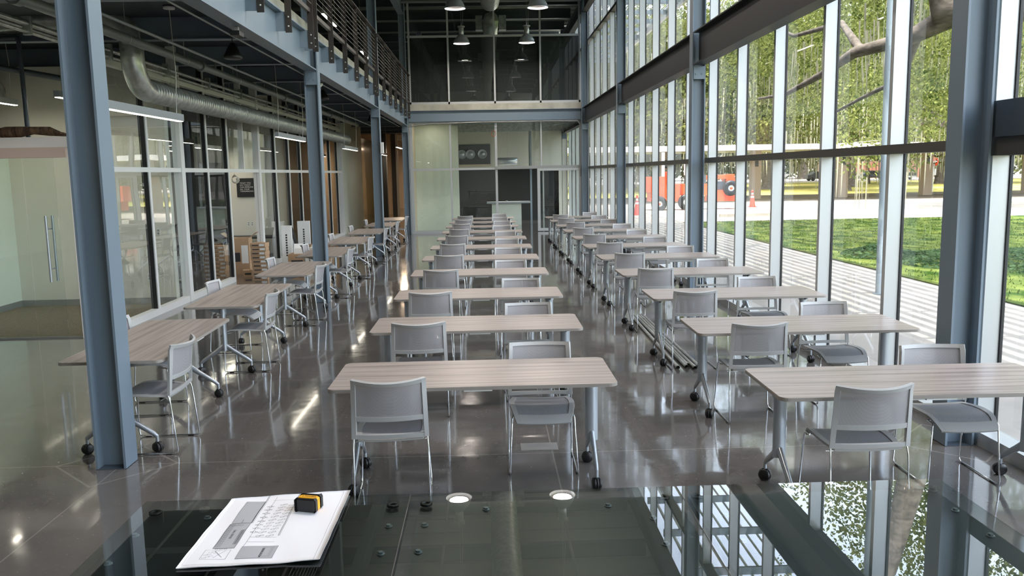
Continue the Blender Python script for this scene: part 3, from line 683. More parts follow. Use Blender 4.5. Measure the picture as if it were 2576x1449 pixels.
# tape measure
t = thing('tape_measure', 'yellow and black tape measure sitting on the floor plan', 'tape measure', (-.641, 2.808, .909), RD(-14))
def rbox(w, d, h, r, z0, n=5):
    m = MB(); P = [(x, z) for x, z in rrect(w, h, r, n)]
    k = len(P); v = [(x, -d/2, z+z0+h/2) for x, z in P]+[(x, d/2, z+z0+h/2) for x, z in P]
    return m.add(v, [tuple(range(k)), tuple(range(2*k-1, k-1, -1))]+[(i, k+i, k+(i+1) % k, (i+1) % k) for i in range(k)])
def rboxz(w, d, h, r, z0):
    m = MB(); ins = min(.006, r*.6)
    a = rrect(w-2*ins, d-2*ins, r*.7, 5); b = rrect(w, d, r, 5); k = len(a)
    lev = [(a, z0), (b, z0+ins), (b, z0+h-ins), (a, z0+h)]
    v = [(x, y, z) for P, z in lev for x, y in P]
    fs = [tuple(range(k-1, -1, -1)), tuple(range(3*k, 4*k))]+[(l*k+i, l*k+(i+1) % k, (l+1)*k+(i+1) % k, (l+1)*k+i) for l in range(3) for i in range(k)]
    return m.add(v, fs)
rboxz(.078, .034, .048, .013, 0).build('case', YEL, t)
b = rboxz(.08, .012, .05, .014, -.0005); b.v = [(x, y-.0215, z) for x, y, z in b.v]; b.build('grip', RUB, t)
b = rboxz(.08, .012, .05, .014, -.0005); b.v = [(x, y+.0215, z) for x, y, z in b.v]; b.build('grip', RUB, t)
MB().bx(-.046, -.036, -.013, .013, .0, .008).build('tape_hook', GALV, t)
text('DEWALT', .0125, RUB, t, Matrix.Translation((.027, .006, .0482)) @ Matrix.Rotation(pi, 4, 'Z'), 'logo', .0002)

# ------------------------------------------------------------------ pendants
def make_pendant():
    t = thing('bell_pendant_lamp', 'x', 'lamp')
    MB().lathe([(.26, 0), (.262, .012), (.25, .02), (.235, .09), (.19, .17), (.13, .23), (.085, .265), (.08, .28), (.06, .28), (.075, .255), (.12, .215), (.18, .155), (.225, .085), (.24, .02), (.26, 0)], 32).build('lamp_shade', SILVER, t)
    MB().lathe([(.08, .27), (.082, .33), (.082, .47), (.06, .5), (.06, .5)], 20).lathe([(.115, .5), (.115, .535), (.07, .545), (0, .545)], 20).lathe([(0, .5), (.115, .5)], 20).build('housing', GALV, t)
    MB().disc((0, 0, .1), .218, 28).build('bulb_glow', LAMPIN, t)
    m = MB().tube([(0, 0, .545), (0, 0, .6)], .012, 8); m.tube([(.02*cos(a*pi/5), 0, .625+.02*sin(a*pi/5)) for a in range(11)], .004, 6); m.tube([(0, 0, .645), (0, 0, 2.05)], .003, 5); m.tube([(.05, 0, .52), (.06, 0, .9), (0, .02, 2.0)], .004, 5)
    m.build('cord', GALV, t)
    ld = bpy.data.lights.new('bulb', 'AREA'); ld.shape = 'DISK'; ld.size = .36; ld.energy = 42; ld.color = (1, .9, .81)
    lo = bpy.data.objects.new('bulb', ld); col.objects.link(lo); lo.parent = t; lo.location = (0, 0, .05)
    return t
P0 = make_pendant(); pf = [True]
names = ['behind the camera', 'over the fifth table', 'over the eighth table', 'nearer one visible', 'farther one visible']
for x, sd in ((-.68, 'left'), (1.4, 'right')):
    for k, y in enumerate((4.7, 10.4, 16.1, 21.8, 27.5)):
        o = P0 if pf[0] else copy_tree(P0); pf[0] = False
        o.location = (x, y, 6.17)
        o['label'] = 'silver bell pendant lamp in the %s line, %s' % (sd, ['above the display table', 'above the third and fourth tables', 'above the sixth and seventh tables', 'lower edge near the top of the photo', 'wholly visible before the far glazing'][k])
        o['group'] = 'silver bell pendant lamps'
# central duct and conduits
t = thing('main_duct', 'large round spiral duct hanging along the centre of the roof', 'duct')
m = MB(); m.lathe([(.3, z) for z in (0, 29.0)], 28, (.25, -1.5, 7.45), 'y'); m.build('duct_body', GALV, t)
MB().lathe([(0, 27.5), (.3, 27.5)], 28, (.25, 0, 7.45), 'y').build('end_cap', GALV, t)
m = MB()
for k in range(0, 96): y = -1.5+.3*k; m.lathe([(.3, y), (.307, y+.01), (.307, y+.02), (.3, y+.03)], 28, (.25, 0, 7.45), 'y')
m.build('seams', GALV, t)
for y in (5.5, 12.0, 19.0, 26.0):
    MB().bx(-.25, -.03, y, y+.4, 7.3, 7.6).build('diffuser', GALV, t); MB().bx(.53, .75, y, y+.4, 7.3, 7.6).build('diffuser', GALV, t)
t = thing('main_duct', 'round duct with side boxes behind the upper far glass', 'duct')
MB().tube([(.3, 33, 7.7), (.3, 33, 8.28)], .02, 6).build('hanger', GALV, t)
MB().lathe([(0, 31), (.28, 31), (.28, 42)], 24, (.3, 0, 7.5), 'y').build('duct_body', GALV, t)
for y in (31.2,): MB().bx(-.25, .0, y, y+.4, 7.2, 7.7).build('diffuser', GALV, t); MB().bx(.6, .85, y, y+.4, 7.2, 7.7).build('diffuser', GALV, t)
for x, s in ((-1.07, 'left'), (1.63, 'right')):
    tag(MB().tube([(x, -2, 7.62), (x, 29.4, 7.62)], .03, 10).build('conduit', PIPE), 'straight conduit under the roof beside the %s pendant line' % s, 'pipe')
tag(MB().tube([(-2.7, 29.0, 7.78), (3.3, 29.0, 7.78)], .06, 12).build('sprinkler_pipe', PIPE), 'grey sprinkler pipe crossing in front of the upper far glazing', 'pipe')

# ------------------------------------------------------------------ mezzanine railing
posts = [2.9, 4.35, 5.7, 6.3, 7.55, 8.85, 10.13, 11.53, 12.98, 13.3, 14.65, 16.07, 17.47, 18.87, 20.3, 20.62, 22.09, 23.53, 24.88, 26.37, 27.8, 29.1]
secs = [('near', posts[0:3]), ('second', posts[3:9]), ('third', posts[9:15]), ('farthest', posts[15:])]
for nm, P in secs:
    t = thing('cable_railing', 'dark steel cable railing along the mezzanine edge, %s section' % nm, 'railing')
    for y in P:
        MB().bx(-2.6, -2.515, y-.03, y-.018, 3.95, 5.38).bx(-2.6, -2.588, y-.018, y+.03, 4.25, 5.38).build('post', RAILM, t)
        MB().bx(-2.728, -2.56, y-.018, y-.006, 3.97, 4.22).build('bracket', STEEL, t)
        bm = MB()
        for zz in (4.03, 4.15): bm.lathe([(0, y-.04), (.012, y-.04), (.012, y-.03)], 8, (-2.557, 0, zz), 'y')
        bm.build('bolt', GALV, t)
    MB().bx(-2.57, -2.49, P[0]-.03, P[-1]+.03, 5.38, 5.395).build('handrail', RAILM, t)
    MB().bx(-2.6, -2.55, P[0], P[-1], 4.47, 4.53).build('bottom_rail', RAILM, t)
    for k in range(9):
        z = 4.6+k*.085
        MB().tube([(-2.53, P[0], z), (-2.53, P[-1], z)], .0035, 5, cap=False).build('cable', GALV, t)
# ------------------------------------------------------------------ services under the mezzanine
t = thing('sprinkler_main', 'thick grey sprinkler pipe with couplings under the mezzanine', 'pipe')
MB().tube([(-4.32, 3, 3.76), (-4.32, 29, 3.76)], .057, 14).build('pipe', PIPE, t)
for y in (8.2, 13.3, 18.6, 24): MB().tube([(-4.32, y-.06, 3.76), (-4.32, y+.06, 3.76)], .078, 14).build('coupling', PIPE, t)
for y in (10.6, 12.6, 15.2, 17.8, 20.4, 23):
    MB().tube([(-4.32, y, 3.76), (-4.32, y, 4.2)], .006, 6).tube([(-4.32+.07*cos(a*pi/6), y, 3.76+.07*sin(a*pi/6)) for a in range(13)], .004, 5).build('hanger', GALV, t)
for y in (11.0, 14.0, 17.0): MB().tube([(-4.32, y, 3.8), (-4.32, y, 3.92)], .014, 8).lathe([(0, 3.92), (.03, 3.92), (.03, 3.93), (0, 3.94)], 10, (-4.32, y, 0)).build('sprinkler_head', PIPE, t)
tag(MB().tube([(-3.55, 3, 3.6), (-3.55, 29, 3.6)], .017, 8).build('conduit', PIPE), 'thin grey conduit running beside the thick sprinkler pipe', 'pipe')
tag(MB().tube([(-5.22, 3, 3.8), (-5.22, 10.9, 3.8)], .03, 10).build('conduit', GALV), 'bright metal conduit at the upper left corner', 'pipe')
tag(MB().tube([(-2.9, 3, 3.69), (-2.9, 29, 3.69)], .012, 6).build('conduit', PIPE), 'thin conduit clipped under the mezzanine edge beam', 'pipe')
t = thing('strut_rail', 'twin metal pipes clamped along the storefront head', 'pipe')
MB().tube([(-4.97, 9, 3.77), (-4.97, 29, 3.77)], .03, 10).tube([(-4.99, 9, 3.69), (-4.99, 29, 3.69)], .022, 10).build('pipe', GALV, t)
for k in range(10):
    y = 9.6+2*k; MB().bx(-5.02, -4.93, y, y+.04, 3.65, 3.85).build('clamp', GALV, t)
t = thing('control_box', 'small white box fixed high on the third left column', 'box', (-2.6, 21.4, 2.6)); MB().bx(-.02, .05, -.06, .06, 0, .28).build('housing', WHITE, t)
t = thing('beam_camera', 'small black device clipped under the mezzanine edge beam', 'camera', (-2.73, 9.7, 3.62)); MB().bx(-.05, .05, -.09, .09, 0, .05).build('body', RUB, t); MB().bx(-.02, .02, -.03, .03, .05, .1).build('clamp', GALV, t)
# spiral duct
t = thing('spiral_duct', 'galvanised spiral duct along the storefront with elbow at its near end', 'duct')
def arc(c, r, a0, a1, n, pl):
    out = []
    for i in range(n+1):
        a = RD(a0+(a1-a0)*i/n)
        out.append((c[0], c[1]+r*cos(a), c[2]+r*sin(a)) if pl == 'yz' else (c[0]+r*cos(a), c[1], c[2]+r*sin(a)))
    return out
MB().tube([(-4.68, 12.05, 3.28), (-4.68, 29, 3.28)], .15, 20).build('duct_body', GALV, t)
m = MB()
for k in range(168):
    y = 12.1+k*.1; m.lathe([(.15, y), (.159, y+.008), (.15, y+.016)], 18, (-4.68, 0, 3.28), 'y')
m.build('spiral_seams', GALV, t)
MB().tube(arc((-4.68, 12.05, 3.68), .4, 270, 180, 10, 'yz'), .152, 20).tube([(-4.68, 11.65, 3.66), (-4.68, 11.65, 3.82)], .15, 20).build('elbow', GALV, t)
MB().tube([(-4.68, 11.65, 3.78), (-4.68, 11.65, 3.86)], .156, 20).build('collar', GALV, t)
MB().tube(arc((-5.03, 11.65, 3.84), .35, 0, 90, 8, 'xz')+[(-7, 11.65, 4.12), (-11, 11.65, 4.12)], .15, 20).build('branch', GALV, t)
for y in (13.0, 16.2, 19.4, 22.6): MB().tube([(-4.68, y, 3.42), (-4.68, y, 4.2)], .004, 5).tube([(-4.68-.09, y, 3.38), (-4.68, y, 3.5), (-4.68+.09, y, 3.38)], .004, 5).build('hanger', GALV, t)
t = thing('large_duct', 'big dull round duct hanging over the office at far left', 'duct')
MB().lathe([(.23, 9.5), (.23, 13.99)], 24, (-7.9, 0, 3.5), 'y').build('duct_body', GALV, t)
m = MB()
for k in range(24): y = 9.6+k*.18; m.lathe([(.23, y), (.236, y+.01), (.23, y+.02)], 24, (-7.9, 0, 3.5), 'y')
m.build('seams', GALV, t)
tag(MB().tube([(-6.7, 11.6, 3.93), (-6.16, 11.6, 3.95), (-6.13, 11.6, 3.9), (-6.12, 11.6, 2.62)], .03, 10).tube([(-8.2, 11.3, 3.9), (-6.4, 13.9, 3.62)], .045, 10).build('vent_pipe', STEELD), 'dark pipe dropping down in front of the big duct', 'pipe')
# linear lights
def linear(x, y0, y1, z, label, grp='long linear pendant lights'):
    t = thing('linear_light', label, 'light', (x, (y0+y1)/2, z), 0, grp); h = (y1-y0)/2
    MB().bx(-.038, .038, -h, h, .012, .1).build('housing', SILVER, t)
    MB().bx(-.03, .03, -h+.02, h-.02, .006, .012).build('diffuser', LEDX if 'warm' in label else LEDO if ('office' in label or 'camera' in label) else LEDM, t)
    m = MB()
    for s in (-1, 1): m.tube([(0, s*(h-.15), .1), (.02, s*(h-.15)+.02, .6), (0, s*(h-.15), 4.2-z)], .005, 5)
    m.build('cord', WIRE, t)
    MB().lathe([(0, 4.19-z), (.07, 4.19-z), (.07, 4.16-z), (0, 4.15-z)], 14, (0, h-.15, 0)).build('ceiling_rose', WHITE, t)
linear(-3.9, 8.65, 11.09, 2.78, 'long linear pendant light behind the big left column')
linear(-3.9, 1.2, 3.64, 2.8, 'boosted linear pendant light, unseen beside the camera on the left')  # out of view, continues the row; output boosted to fill the left
linear(-8.2, 4.5, 6.94, 2.8, 'added unseen fill light far left beside the camera')  # added out of view to brighten the left side
linear(-6.3, 7.6, 10.0, 2.8, 'added unseen fill light left of the camera before the office')  # added out of view to light the office header and left floor
linear(-3.9, 16.05, 18.49, 2.8, 'long linear pendant light left of the second column')
linear(-3.9, 23.5, 25.94, 2.8, 'linear pendant light in front of the white wall')
linear(-4.0, 38.5, 40.9, 3.3, 'warm office light at the very end of the aisle')
linear(-4.4, 47.5, 49.9, 3.3, 'warm office light beyond the tan wall')
linear(-3.9, 31.2, 33.6, 2.82, 'farthest linear pendant light at the end of the aisle')
for x, y, q in LATE: linear(x, y-.3, y+.5, 3.86, 'added unseen short office light behind the far partition, %s one' % q, 'linear lights inside the offices')  # added above the sight line to brighten the pale far wall
for x, y, q in ((-6.7, 16.3, 'nearer one by the glass'), (-7.9, 16.3, 'nearer one deep inside'), (-6.6, 19.6, 'farther one by the sign wall'), (-7.9, 20, 'farther one deep inside')): linear(x, y, y+2.0, 2.75, 'linear light hanging inside the glazed office, '+q, 'linear lights inside the offices')
for x, y, q in ((-5.9, 12.0, 'right'), (-7.1, 12.0, 'left')): linear(x, y, y+1.2, 3.2, 'short linear light inside the carpeted office, %s one' % q, 'linear lights inside the offices')
for y, q in ((24.5, 'nearer'), (31.5, 'farther')):
    t = thing('linear_light', 'bright linear light on the upper floor behind the railing, %s' % q, 'light', (-4.3, y, 6.4), 0, 'long linear pendant lights')
    MB().bx(-.04, .04, -1, 1, .012, .1).build('housing', SILVER, t); MB().bx(-.035, .035, -.98, .98, 0, .012).build('diffuser', LEDM, t)
    MB().tube([(0, -.9, .1), (0, -.9, 1.8)], .004, 5).build('cord', WIRE, t); MB().tube([(0, .9, .1), (0, .9, 1.8)], .004, 5).build('cord', WIRE, t)
for y, nm in ((11.3, 'before the second column'), (17.4, 'between second and third column'), (24.6, 'past the third column')):
    t = thing('hanging_speaker', 'black cone-shaped hanging speaker, %s' % nm, 'speaker', (-3.25, y, 3.6))
    MB().lathe([(0, .2), (.03, .19), (.06, .14), (.115, .03), (.118, .0), (.10, -.01), (0, -.01)], 20).build('body', RUB, t)
    MB().tube([(0, 0, .19), (0, 0, .6)], .005, 6).build('cord', RUB, t)
for y, nm in ((15.4, 'past the second column'), (22.6, 'past the third column')):
    t = thing('dome_detector', 'white dome device under the mezzanine, %s' % nm, 'detector', (-2.95, y, 3.7)); MB().lathe([(.08, 0), (.075, -.03), (.04, -.06), (0, -.065)], 18).build('dome', WHITE, t); MB().lathe([(.09, 0), (.09, .015), (0, .015)], 18).build('base', ALUG, t)
tag(MB().tube([(-2.6, 29.35, 3.7), (-1.9, 29.38, 3.78), (0, 29.38, 3.82), (3.2, 29.38, 3.82), (3.3, 29.38, 3.7), (3.3, 29.38, 1.9)], .02, 8).build('conduit', ALUG), 'thin conduit along the top of the lower far glazing', 'pipe')
m = MB()
for a in range(2): m.tube([(.3+.075*cos(i*pi/8), 29.35+.01*a, 3.42+.1*sin(i*pi/8)) for i in range(17)], .008, 6)
tag(m.build('copper_coil', COPPER), 'copper-coloured coil hanging at the far partition mullion', 'coil')

# ------------------------------------------------------------------ boxes and clutter at the storefront opening
def carton(x, y, z, w, d, h, rot, label, grp=None, flaps=False):
    t = thing('cardboard_box', label, 'box', (x, y, z), rot, grp)
    MB().bx(-w/2, w/2, -d/2, d/2, 0, h-.001).build('carton', CARD, t)
    MB().bx(-.02, .02, -d/2-.001, d/2+.001, h-.003, h).build('tape', CARDD, t)
    if w > .25: MB().bx(w*.12, w*.45, -d/2-.002, -d/2, h*.3, h*.8).build('shipping_label', WHITE, t); MB().bx(-w*.38, w*.05, -d/2-.002, -d/2, h*.35, h*.6).build('print', INK, t)
    if flaps:
        m = MB()
        for s in (-1, 1):
            m.bx(0, w*.45, -d/2, d/2, 0, .004, Matrix.Translation((s*w/2, 0, h)) @ Matrix.Rotation(RD(-35 if s > 0 else 215), 4, 'Y'))
        m.build('flap', CARD, t)
    return t
STK = ['bottom', 'second from bottom', 'third from bottom', 'fourth from bottom', 'fifth from bottom', 'sixth from bottom', 'seventh from bottom', 'eighth from bottom', 'top']
for k in range(9):
    carton(-4.62+random.uniform(-.012, .012), 17.15, .0831*k, .3, .3, .082, RD(random.uniform(-4, 4)), '%s flat carton of the stack by the open storefront' % STK[k].replace('bottom', 'the floor') if k else 'lowest flat carton of the stack by the open storefront', 'flat cartons in the near stack')
for k in range(8):
    carton(-5.62+random.uniform(-.012, .012), 17.7, .0831*k, .3, .3, .082, RD(random.uniform(-4, 4)), '%s carton of the stack behind the storefront glass' % (STK[k].replace('bottom', 'the floor') if k else 'lowest'), 'flat cartons behind the glass')
carton(-5.35, 18.3, 0, .42, .4, .78, RD(5), 'tall open cardboard box with raised flaps behind the stack', flaps=True)
carton(-5.0, 17.7, 0, .3, .25, .14, RD(15), 'low cardboard box on the floor beside the stack')
for x, y, w, q in ((-4.75, 20.0, .24, 'left'), (-4.77, 22.0, .31, 'right')):
    t = thing('foam_slab', 'white foam packing slab with black print standing upright, %s one' % q, 'packaging', (x, y, 0), RD(4))
    MB().bx(-w/2, w/2, -.06, .06, 0, .92).build('slab', WHITE, t)
    m = MB()
    for k in range(9): m.bx(-.02, .02, -.063, -.06, .2+k*.06, .24+k*.06)
    m.build('print', INK, t)
carton(-4.2, 19.2, 0, .6, .5, .33, 0, 'wide cardboard box on the floor under the clutter')
t = thing('monitor_panel', 'black flat panel leaning against the foam slab', 'monitor', (-4.62, 20.9, .02), RD(20))
MB().bx(-.04, .0, -.18, .18, 0, .84, Matrix.Rotation(RD(-14), 4, 'Y')).build('panel', RUB, t); MB().bx(-.12, .1, -.1, .1, -.02, .0).build('stand', RUB, t)
t = thing('packing_tray', 'open carton tray with black parts near the fourth left table', 'box', (-4.1, 20.8, 0), RD(-8))
MB().bx(-.25, .25, -.2, .2, 0, .3).bx(-.25, .25, -.2, -.19, .3, .42).bx(-.25, .25, .19, .2, .3, .42).build('tray', CARD, t)
m = MB()
for k in range(7): m.bx(-.2+.055*k, -.17+.055*k, -.15, .15, .3, .5, Matrix.Rotation(RD(8-k*3), 4, 'Y'))
m.build('black_parts', RUB, t)
for x, y, r, q in ((-4.3, 19.15, 10, 'white carton resting on the wide box'), (-4.0, 19.3, -20, 'small white carton with open lid on the wide box')):
    t = thing('white_carton', q, 'box', (x, y, .33), RD(r)); MB().bx(-.1, .1, -.08, .08, 0, .12).build('carton', WHITE, t); MB().bx(-.1, .1, 0, .12, 0, .004, Matrix.Translation((0, .08, .12)) @ Matrix.Rotation(RD(50), 4, 'X')).build('flap', WHITE, t)
t = thing('desk', 'grey desk inside the office below the sign', 'desk', (-5.9, 21.4, 0)); MB().bx(-.65, .6, -.35, .35, .55, .59).build('desktop', WALLD, t)
for x in (-.6, .55): MB().bx(x-.02, x+.02, -.3, .3, 0, .55).build('leg', SILVER, t)
t = thing('swivel_chair', 'plastic wrapped swivel chair behind the storefront glass', 'chair', (-6.1, 16.4, 0), RD(30))
MB().lathe([(0, .5), (.22, .5), (.24, .47), (.22, .43), (0, .42)], 16).build('seat', PLAST, t); MB().shell(lambda u, v: Vector((u*.2, .22+.04*u*u, .55+.4*v)), -1, 1, 0, 1, 6, 4, .03).build('backrest', RUB, t)
m = MB().tube([(0, 0, .08), (0, 0, .43)], .03, 10)
for k in range(5): m.tube([(0, 0, .12), (.28*cos(k*1.257), .28*sin(k*1.257), .06)], .018, 6)
m.build('base', CHROME, t)
t = thing('wheelie_table', 'table inside the glazed office', 'table', (-7.2, 17.2, 0)); MB().bx(-.9, .9, -.4, .4, .7, .735).build('tabletop', WALLD, t)
for x in (-.8, .8): MB().bx(x-.03, x+.03, -.3, .3, 0, .7).build('leg', SILVER, t)
# steel pipes on the floor by the windows
for k, (xa, ya, xb, yb) in enumerate(((1.957, 8.47, 2.03, 11.7), (2.055, 8.5, 2.075, 11.73), (2.085, 8.58, 2.115, 11.66), (2.13, 8.44, 2.15, 11.7), (2.185, 8.52, 2.19, 11.74))):
    m = MB(); d = Vector((xb-xa, yb-ya, 0)).normalized(); a = Vector((xa, ya, .021)); b = Vector((xb, yb, .021))
    m.tube([a, b], .019, 14, cap=False); m.tube([a, a+d*.07], .0215, 14, cap=False); m.tube([b, a], .015, 14, cap=False)
    o = m.build('steel_tube', GALV)
    tag(o, 'galvanised steel tube on the floor, %s of the five' % ['leftmost', 'second from left', 'middle', 'fourth from left', 'rightmost'][k], 'pipe', 'steel tubes lying on the floor')
tag(MB().bx(.22, .5, 6.03, 6.2, .0, .003).build('floor_box_cover', mat('floor_cover', (132, 130, 126), .4)), 'rectangular floor box cover under the nearest middle chair', 'floor cover')

# ------------------------------------------------------------------ outdoors
struct('ground_lot', MB().bx(3.78, 220, -60, 260, -.35, -.02), PAVE)
struct('ground_walk', MB().bx(3.78, 7.75, -20, 33, -.02, 0), WALK)
tag(MB().bx(7.78, 80, -20, 33, -.02, .015).build('lawn', GRASS), 'bright green lawn beside the walkway', 'lawn', kind='stuff')
tag(MB().bx(-30, 220, 61, 118, -.02, .02).build('dry_lawn', DRYG), 'yellow-green grass beyond the parking canopy', 'grass', kind='stuff')
tag(MB().bx(-30, 220, 60.7, 61, -.02, .13).build('kerb', PAVE), 'pale concrete kerb before the dry grass', 'kerb')
# grass tufts
m = MB(); random.seed(3)
for k in range(9000):
    x = random.uniform(7.85, 20); y = random.uniform(8, 32.8)
    if x/y > .68: continue
    h = random.uniform(.03, .07); a = random.uniform(0, 6.28); w = .012
    m.add([(x-w*cos(a), y-w*sin(a), .015), (x+w*cos(a), y+w*sin(a), .015), (x+random.uniform(-.03, .03), y+random.uniform(-.03, .03), .015+h)], [(0, 1, 2)])
tag(m.build('grass_blades', GRASS), 'short grass blades of the near lawn', 'grass', kind='stuff')
# ground cover plants
m = MB()
for k in range(7000):
    a = random.uniform(0, 6.28); r = math.sqrt(random.random()); bed = random.random()
    cx_, cy_, rx, ry = (11.2, 17.5, 2.6, 2.3) if bed < .8 else (9.1, 19.0, .8, 1.2)
    x = cx_+rx*r*cos(a); y = cy_+ry*r*sin(a); z = .03+.22*(1-r*r)*random.uniform(.6, 1)
    b = random.uniform(0, 6.28); s = .05; t_ = random.uniform(-.03, .03)
    m.add([(x-s*cos(b), y-s*sin(b), z), (x+s*.4*sin(b), y-s*.4*cos(b), z+t_), (x+s*cos(b), y+s*sin(b), z), (x-s*.4*sin(b), y+s*.4*cos(b), z-t_)], [(0, 1, 2, 3)])
tag(m.build('ground_cover', leafmat('ivy', (44, 72, 40), (88, 114, 72))), 'low leafy ground cover patch in the lawn', 'plants', kind='stuff')
t = thing('floodlight', 'small dark garden floodlight in the lawn', 'light', (12.3, 21.2, 0)); MB().bx(-.18, .18, -.1, .1, .12, .32, Matrix.Rotation(RD(12), 4, 'Y')).build('housing', RUB, t); MB().tube([(0, 0, 0), (0, 0, .15)], .03, 8).build('stem', RUB, t)
# louvred sun canopy over the walk
for j in range(6):
    y0, y1 = -1.8+7.81*j-.0, 5.97+7.81*j
    t = thing('louvre_canopy', 'white louvred sunshade above the walkway, %s bay' % ['first', 'second', 'third', 'fourth', 'fifth', 'sixth'][j], 'sunshade')
    for k in range(12):
        x = 4.0+k*.235
        m = MB(); n = 5; P = []
        for i in range(n+1):
            a = i/n; P.append((x+.115*a, 7.86+.09*a*a))
        for i in range(n):
            m.add([(P[i][0], y0, P[i][1]), (P[i+1][0], y0, P[i+1][1]), (P[i+1][0], y1, P[i+1][1]), (P[i][0], y1, P[i][1]), (P[i][0], y0, P[i][1]+.012), (P[i+1][0], y0, P[i+1][1]+.012), (P[i+1][0], y1, P[i+1][1]+.012), (P[i][0], y1, P[i][1]+.012)], [(0, 3, 2, 1), (4, 5, 6, 7), (0, 1, 5, 4), (2, 3, 7, 6)], True)
        m.build('blade', LOUV, t)
    for k in range(5):
        y = y0+.15+k*(y1-y0-.3)/4
        MB().bx(3.8, 6.75, y-.025, y+.025, 7.7, 7.86).build('cross_bar', STEEL, t)
    MB().bx(6.72, 6.82, y0, y1, 7.62, 8.0).build('edge_beam', LOUV, t)
for y, nm in ((13.3, 'nearer'), (21.1, 'second'), (28.9, 'third')):
    t = thing('canopy_column', 'round pale blue outdoor column carrying the louvred canopy, %s one' % nm, 'column', (6.4, y, 0), 0, 'round canopy columns')
    MB().tube([(0, 0, 0), (0, 0, 7.7)], .1, 20).build('shaft', PALEB, t); MB().lathe([(.14, 0), (.14, .02), (0, .02)], 20).build('base_plate', STEEL, t)
# parking canopy
t = thing('parking_canopy', 'long flat white parking canopy behind the lot', 'canopy')
MB().bx(2, 70, 52, 63, 3.27, 3.5).build('roof', CANOPY, t); MB().bx(2, 70, 51.8, 52, 3.2, 3.53).build('fascia', CANOPY, t)
for x, y, nm in ((18.5, 57.5, 'left'), (24.3, 57.0, 'middle'), (31.0, 58.6, 'right'), (12.2, 57.5, 'hidden left'), (38, 58, 'far right')):
    t = thing('stucco_pillar', 'beige square pillar under the parking canopy, %s one' % nm, 'pillar', (x, y, 0))
    MB().bx(-.32, .32, -.32, .32, 0, 3.27).build('shaft', PILLAR, t); MB().bx(-.12, .1, -.38, -.32, 2.2, 2.75).build('electrical_box', RUB, t)
tag(MB().bx(10.2, 12.5, 36.4, 36.55, -.02, .12).build('wheel_stop', PAVE), 'low concrete wheel stop in the lot', 'wheel stop')
# cones
def cone(x, y, nm):
    t = thing('traffic_cone', 'orange traffic cone with white band, %s' % nm, 'cone', (x, y, -.02))
    MB().bx(-.2, .2, -.2, .2, 0, .04).build('base', RED, t)
    MB().lathe([(.17, .04), (.075, .6)], 18).lathe([(.075, .6), (.06, .62), (.055, .68)], 18).lathe([(.05, .78), (.06, .82), (.05, .92), (0, .94)], 18).build('body', RED, t)
    MB().lathe([(.055, .68), (.05, .78)], 18).lathe([(.09, .52), (.078, .6)], 18).build('reflective_band', WHITE, t)
cone(14.48, 45.4, 'right of the orange machine'); cone(7.13, 39.6, 'left of the orange machine')
# orange work machine
t = thing('boom_lift', 'orange wheeled lift machine parked outside the windows', 'vehicle', (10.3, 44.2, -.02))
MB().bx(-1.9, -.9, -.5, .6, .95, 1.75).bx(-1.7, -.2, -.55, .65, .45, 1.35).bx(-.1, 1.4, -.45, .6, .75, 1.35).bx(1.4, 2.9, -.4, .6, .42, 1.0).build('body', ORG, t)
MB().bx(1.3, 2.8, -.3, .5, 1.5, 1.72, Matrix.Rotation(RD(-2), 4, 'Y')).bx(2.3, 2.75, -.35, .55, 1.0, 1.6).bx(-.9, -.7, -.55, .6, 1.3, 2.0).build('boom', ORG, t)
MB().bx(.3, 1.2, -.4, .4, 1.35, 1.8).bx(1.4, 2.2, -.25, .4, 1.0, 1.45).build('engine', STEELD, t)
MB().bx(-1.1, -.95, -.3, -.2, 1.7, 3.0).bx(.2, .9, -.3, .3, 1.8, 2.4).build('white_equipment', WHITE, t)
for x, z, nm in ((.1, .42, 'a'), (2.45, 1.1, 'b'), (-1.3, .35, 'c')):
    m = MB().lathe([(.16, -.1), (.26, -.12), (.38, -.1), (.41, -.03), (.41, .06), (.38, .12), (.2, .12)], 26, (x, -.62, z), 'y'); w = m.build('wheel', RUB, t)
    MB().lathe([(0, -.1), (.1, -.1), (.12, -.06), (.24, -.07), (.25, -.11)], 20, (x, -.62, z), 'y').build('rim', WHITE, w); MB().lathe([(0, -.13), (.07, -.13), (.08, -.09)], 12, (x, -.62, z), 'y').build('hub', ORG, w)
# cars in the distance
def car(x, y, m_, rot, label, truck=False):
    t = thing('parked_car' if not truck else 'pickup_truck', label, 'car' if not truck else 'truck', (x, y, 0), rot)
    if truck:
        MB().bx(-2.6, 2.6, -.95, .95, .5, 1.15).bx(-.9, 1.0, -.9, .9, 1.15, 1.9).bx(2.5, 2.7, -.95, .95, .35, 1.2).build('body', m_, t); MB().bx(2.6, 2.75, -.8, .8, .6, 1.1).bx(-.5, .8, -.92, .92, 1.25, 1.75).build('grille', RUB, t)
    else:
        P = [(-2.2, .35), (2.2, .35), (2.25, .75), (1.3, .95), (.7, 1.42), (-1.0, 1.45), (-1.7, .98), (-2.25, .9)]
        k = len(P); v = [(a, -.88, b) for a, b in P]+[(a, .88, b) for a, b in P]
        MB().add(v, [tuple(range(k)), tuple(range(2*k-1, k-1, -1))]+[(i, k+i, k+(i+1) % k, (i+1) % k) for i in range(k)]).build('body', m_, t)
        MB().bx(-.9, .7, -.9, .9, .98, 1.32).build('side_window', RUB, t)
    for a in (-1.4, 1.4):
        for b in (-.85, .85): MB().lathe([(0, -.1), (.33, -.1), (.35, 0), (.33, .1), (0, .1)], 14, (a, b, .35), 'y').build('wheel', RUB, t)
car(52, 130, CARD2, 0, 'dark parked car in the distance, left of the trio'); car(56.5, 131, CARW, 0, 'white parked car in the distance between two dark cars'); car(61, 131, CARD2, 0, 'dark parked car in the distance, right of the trio')
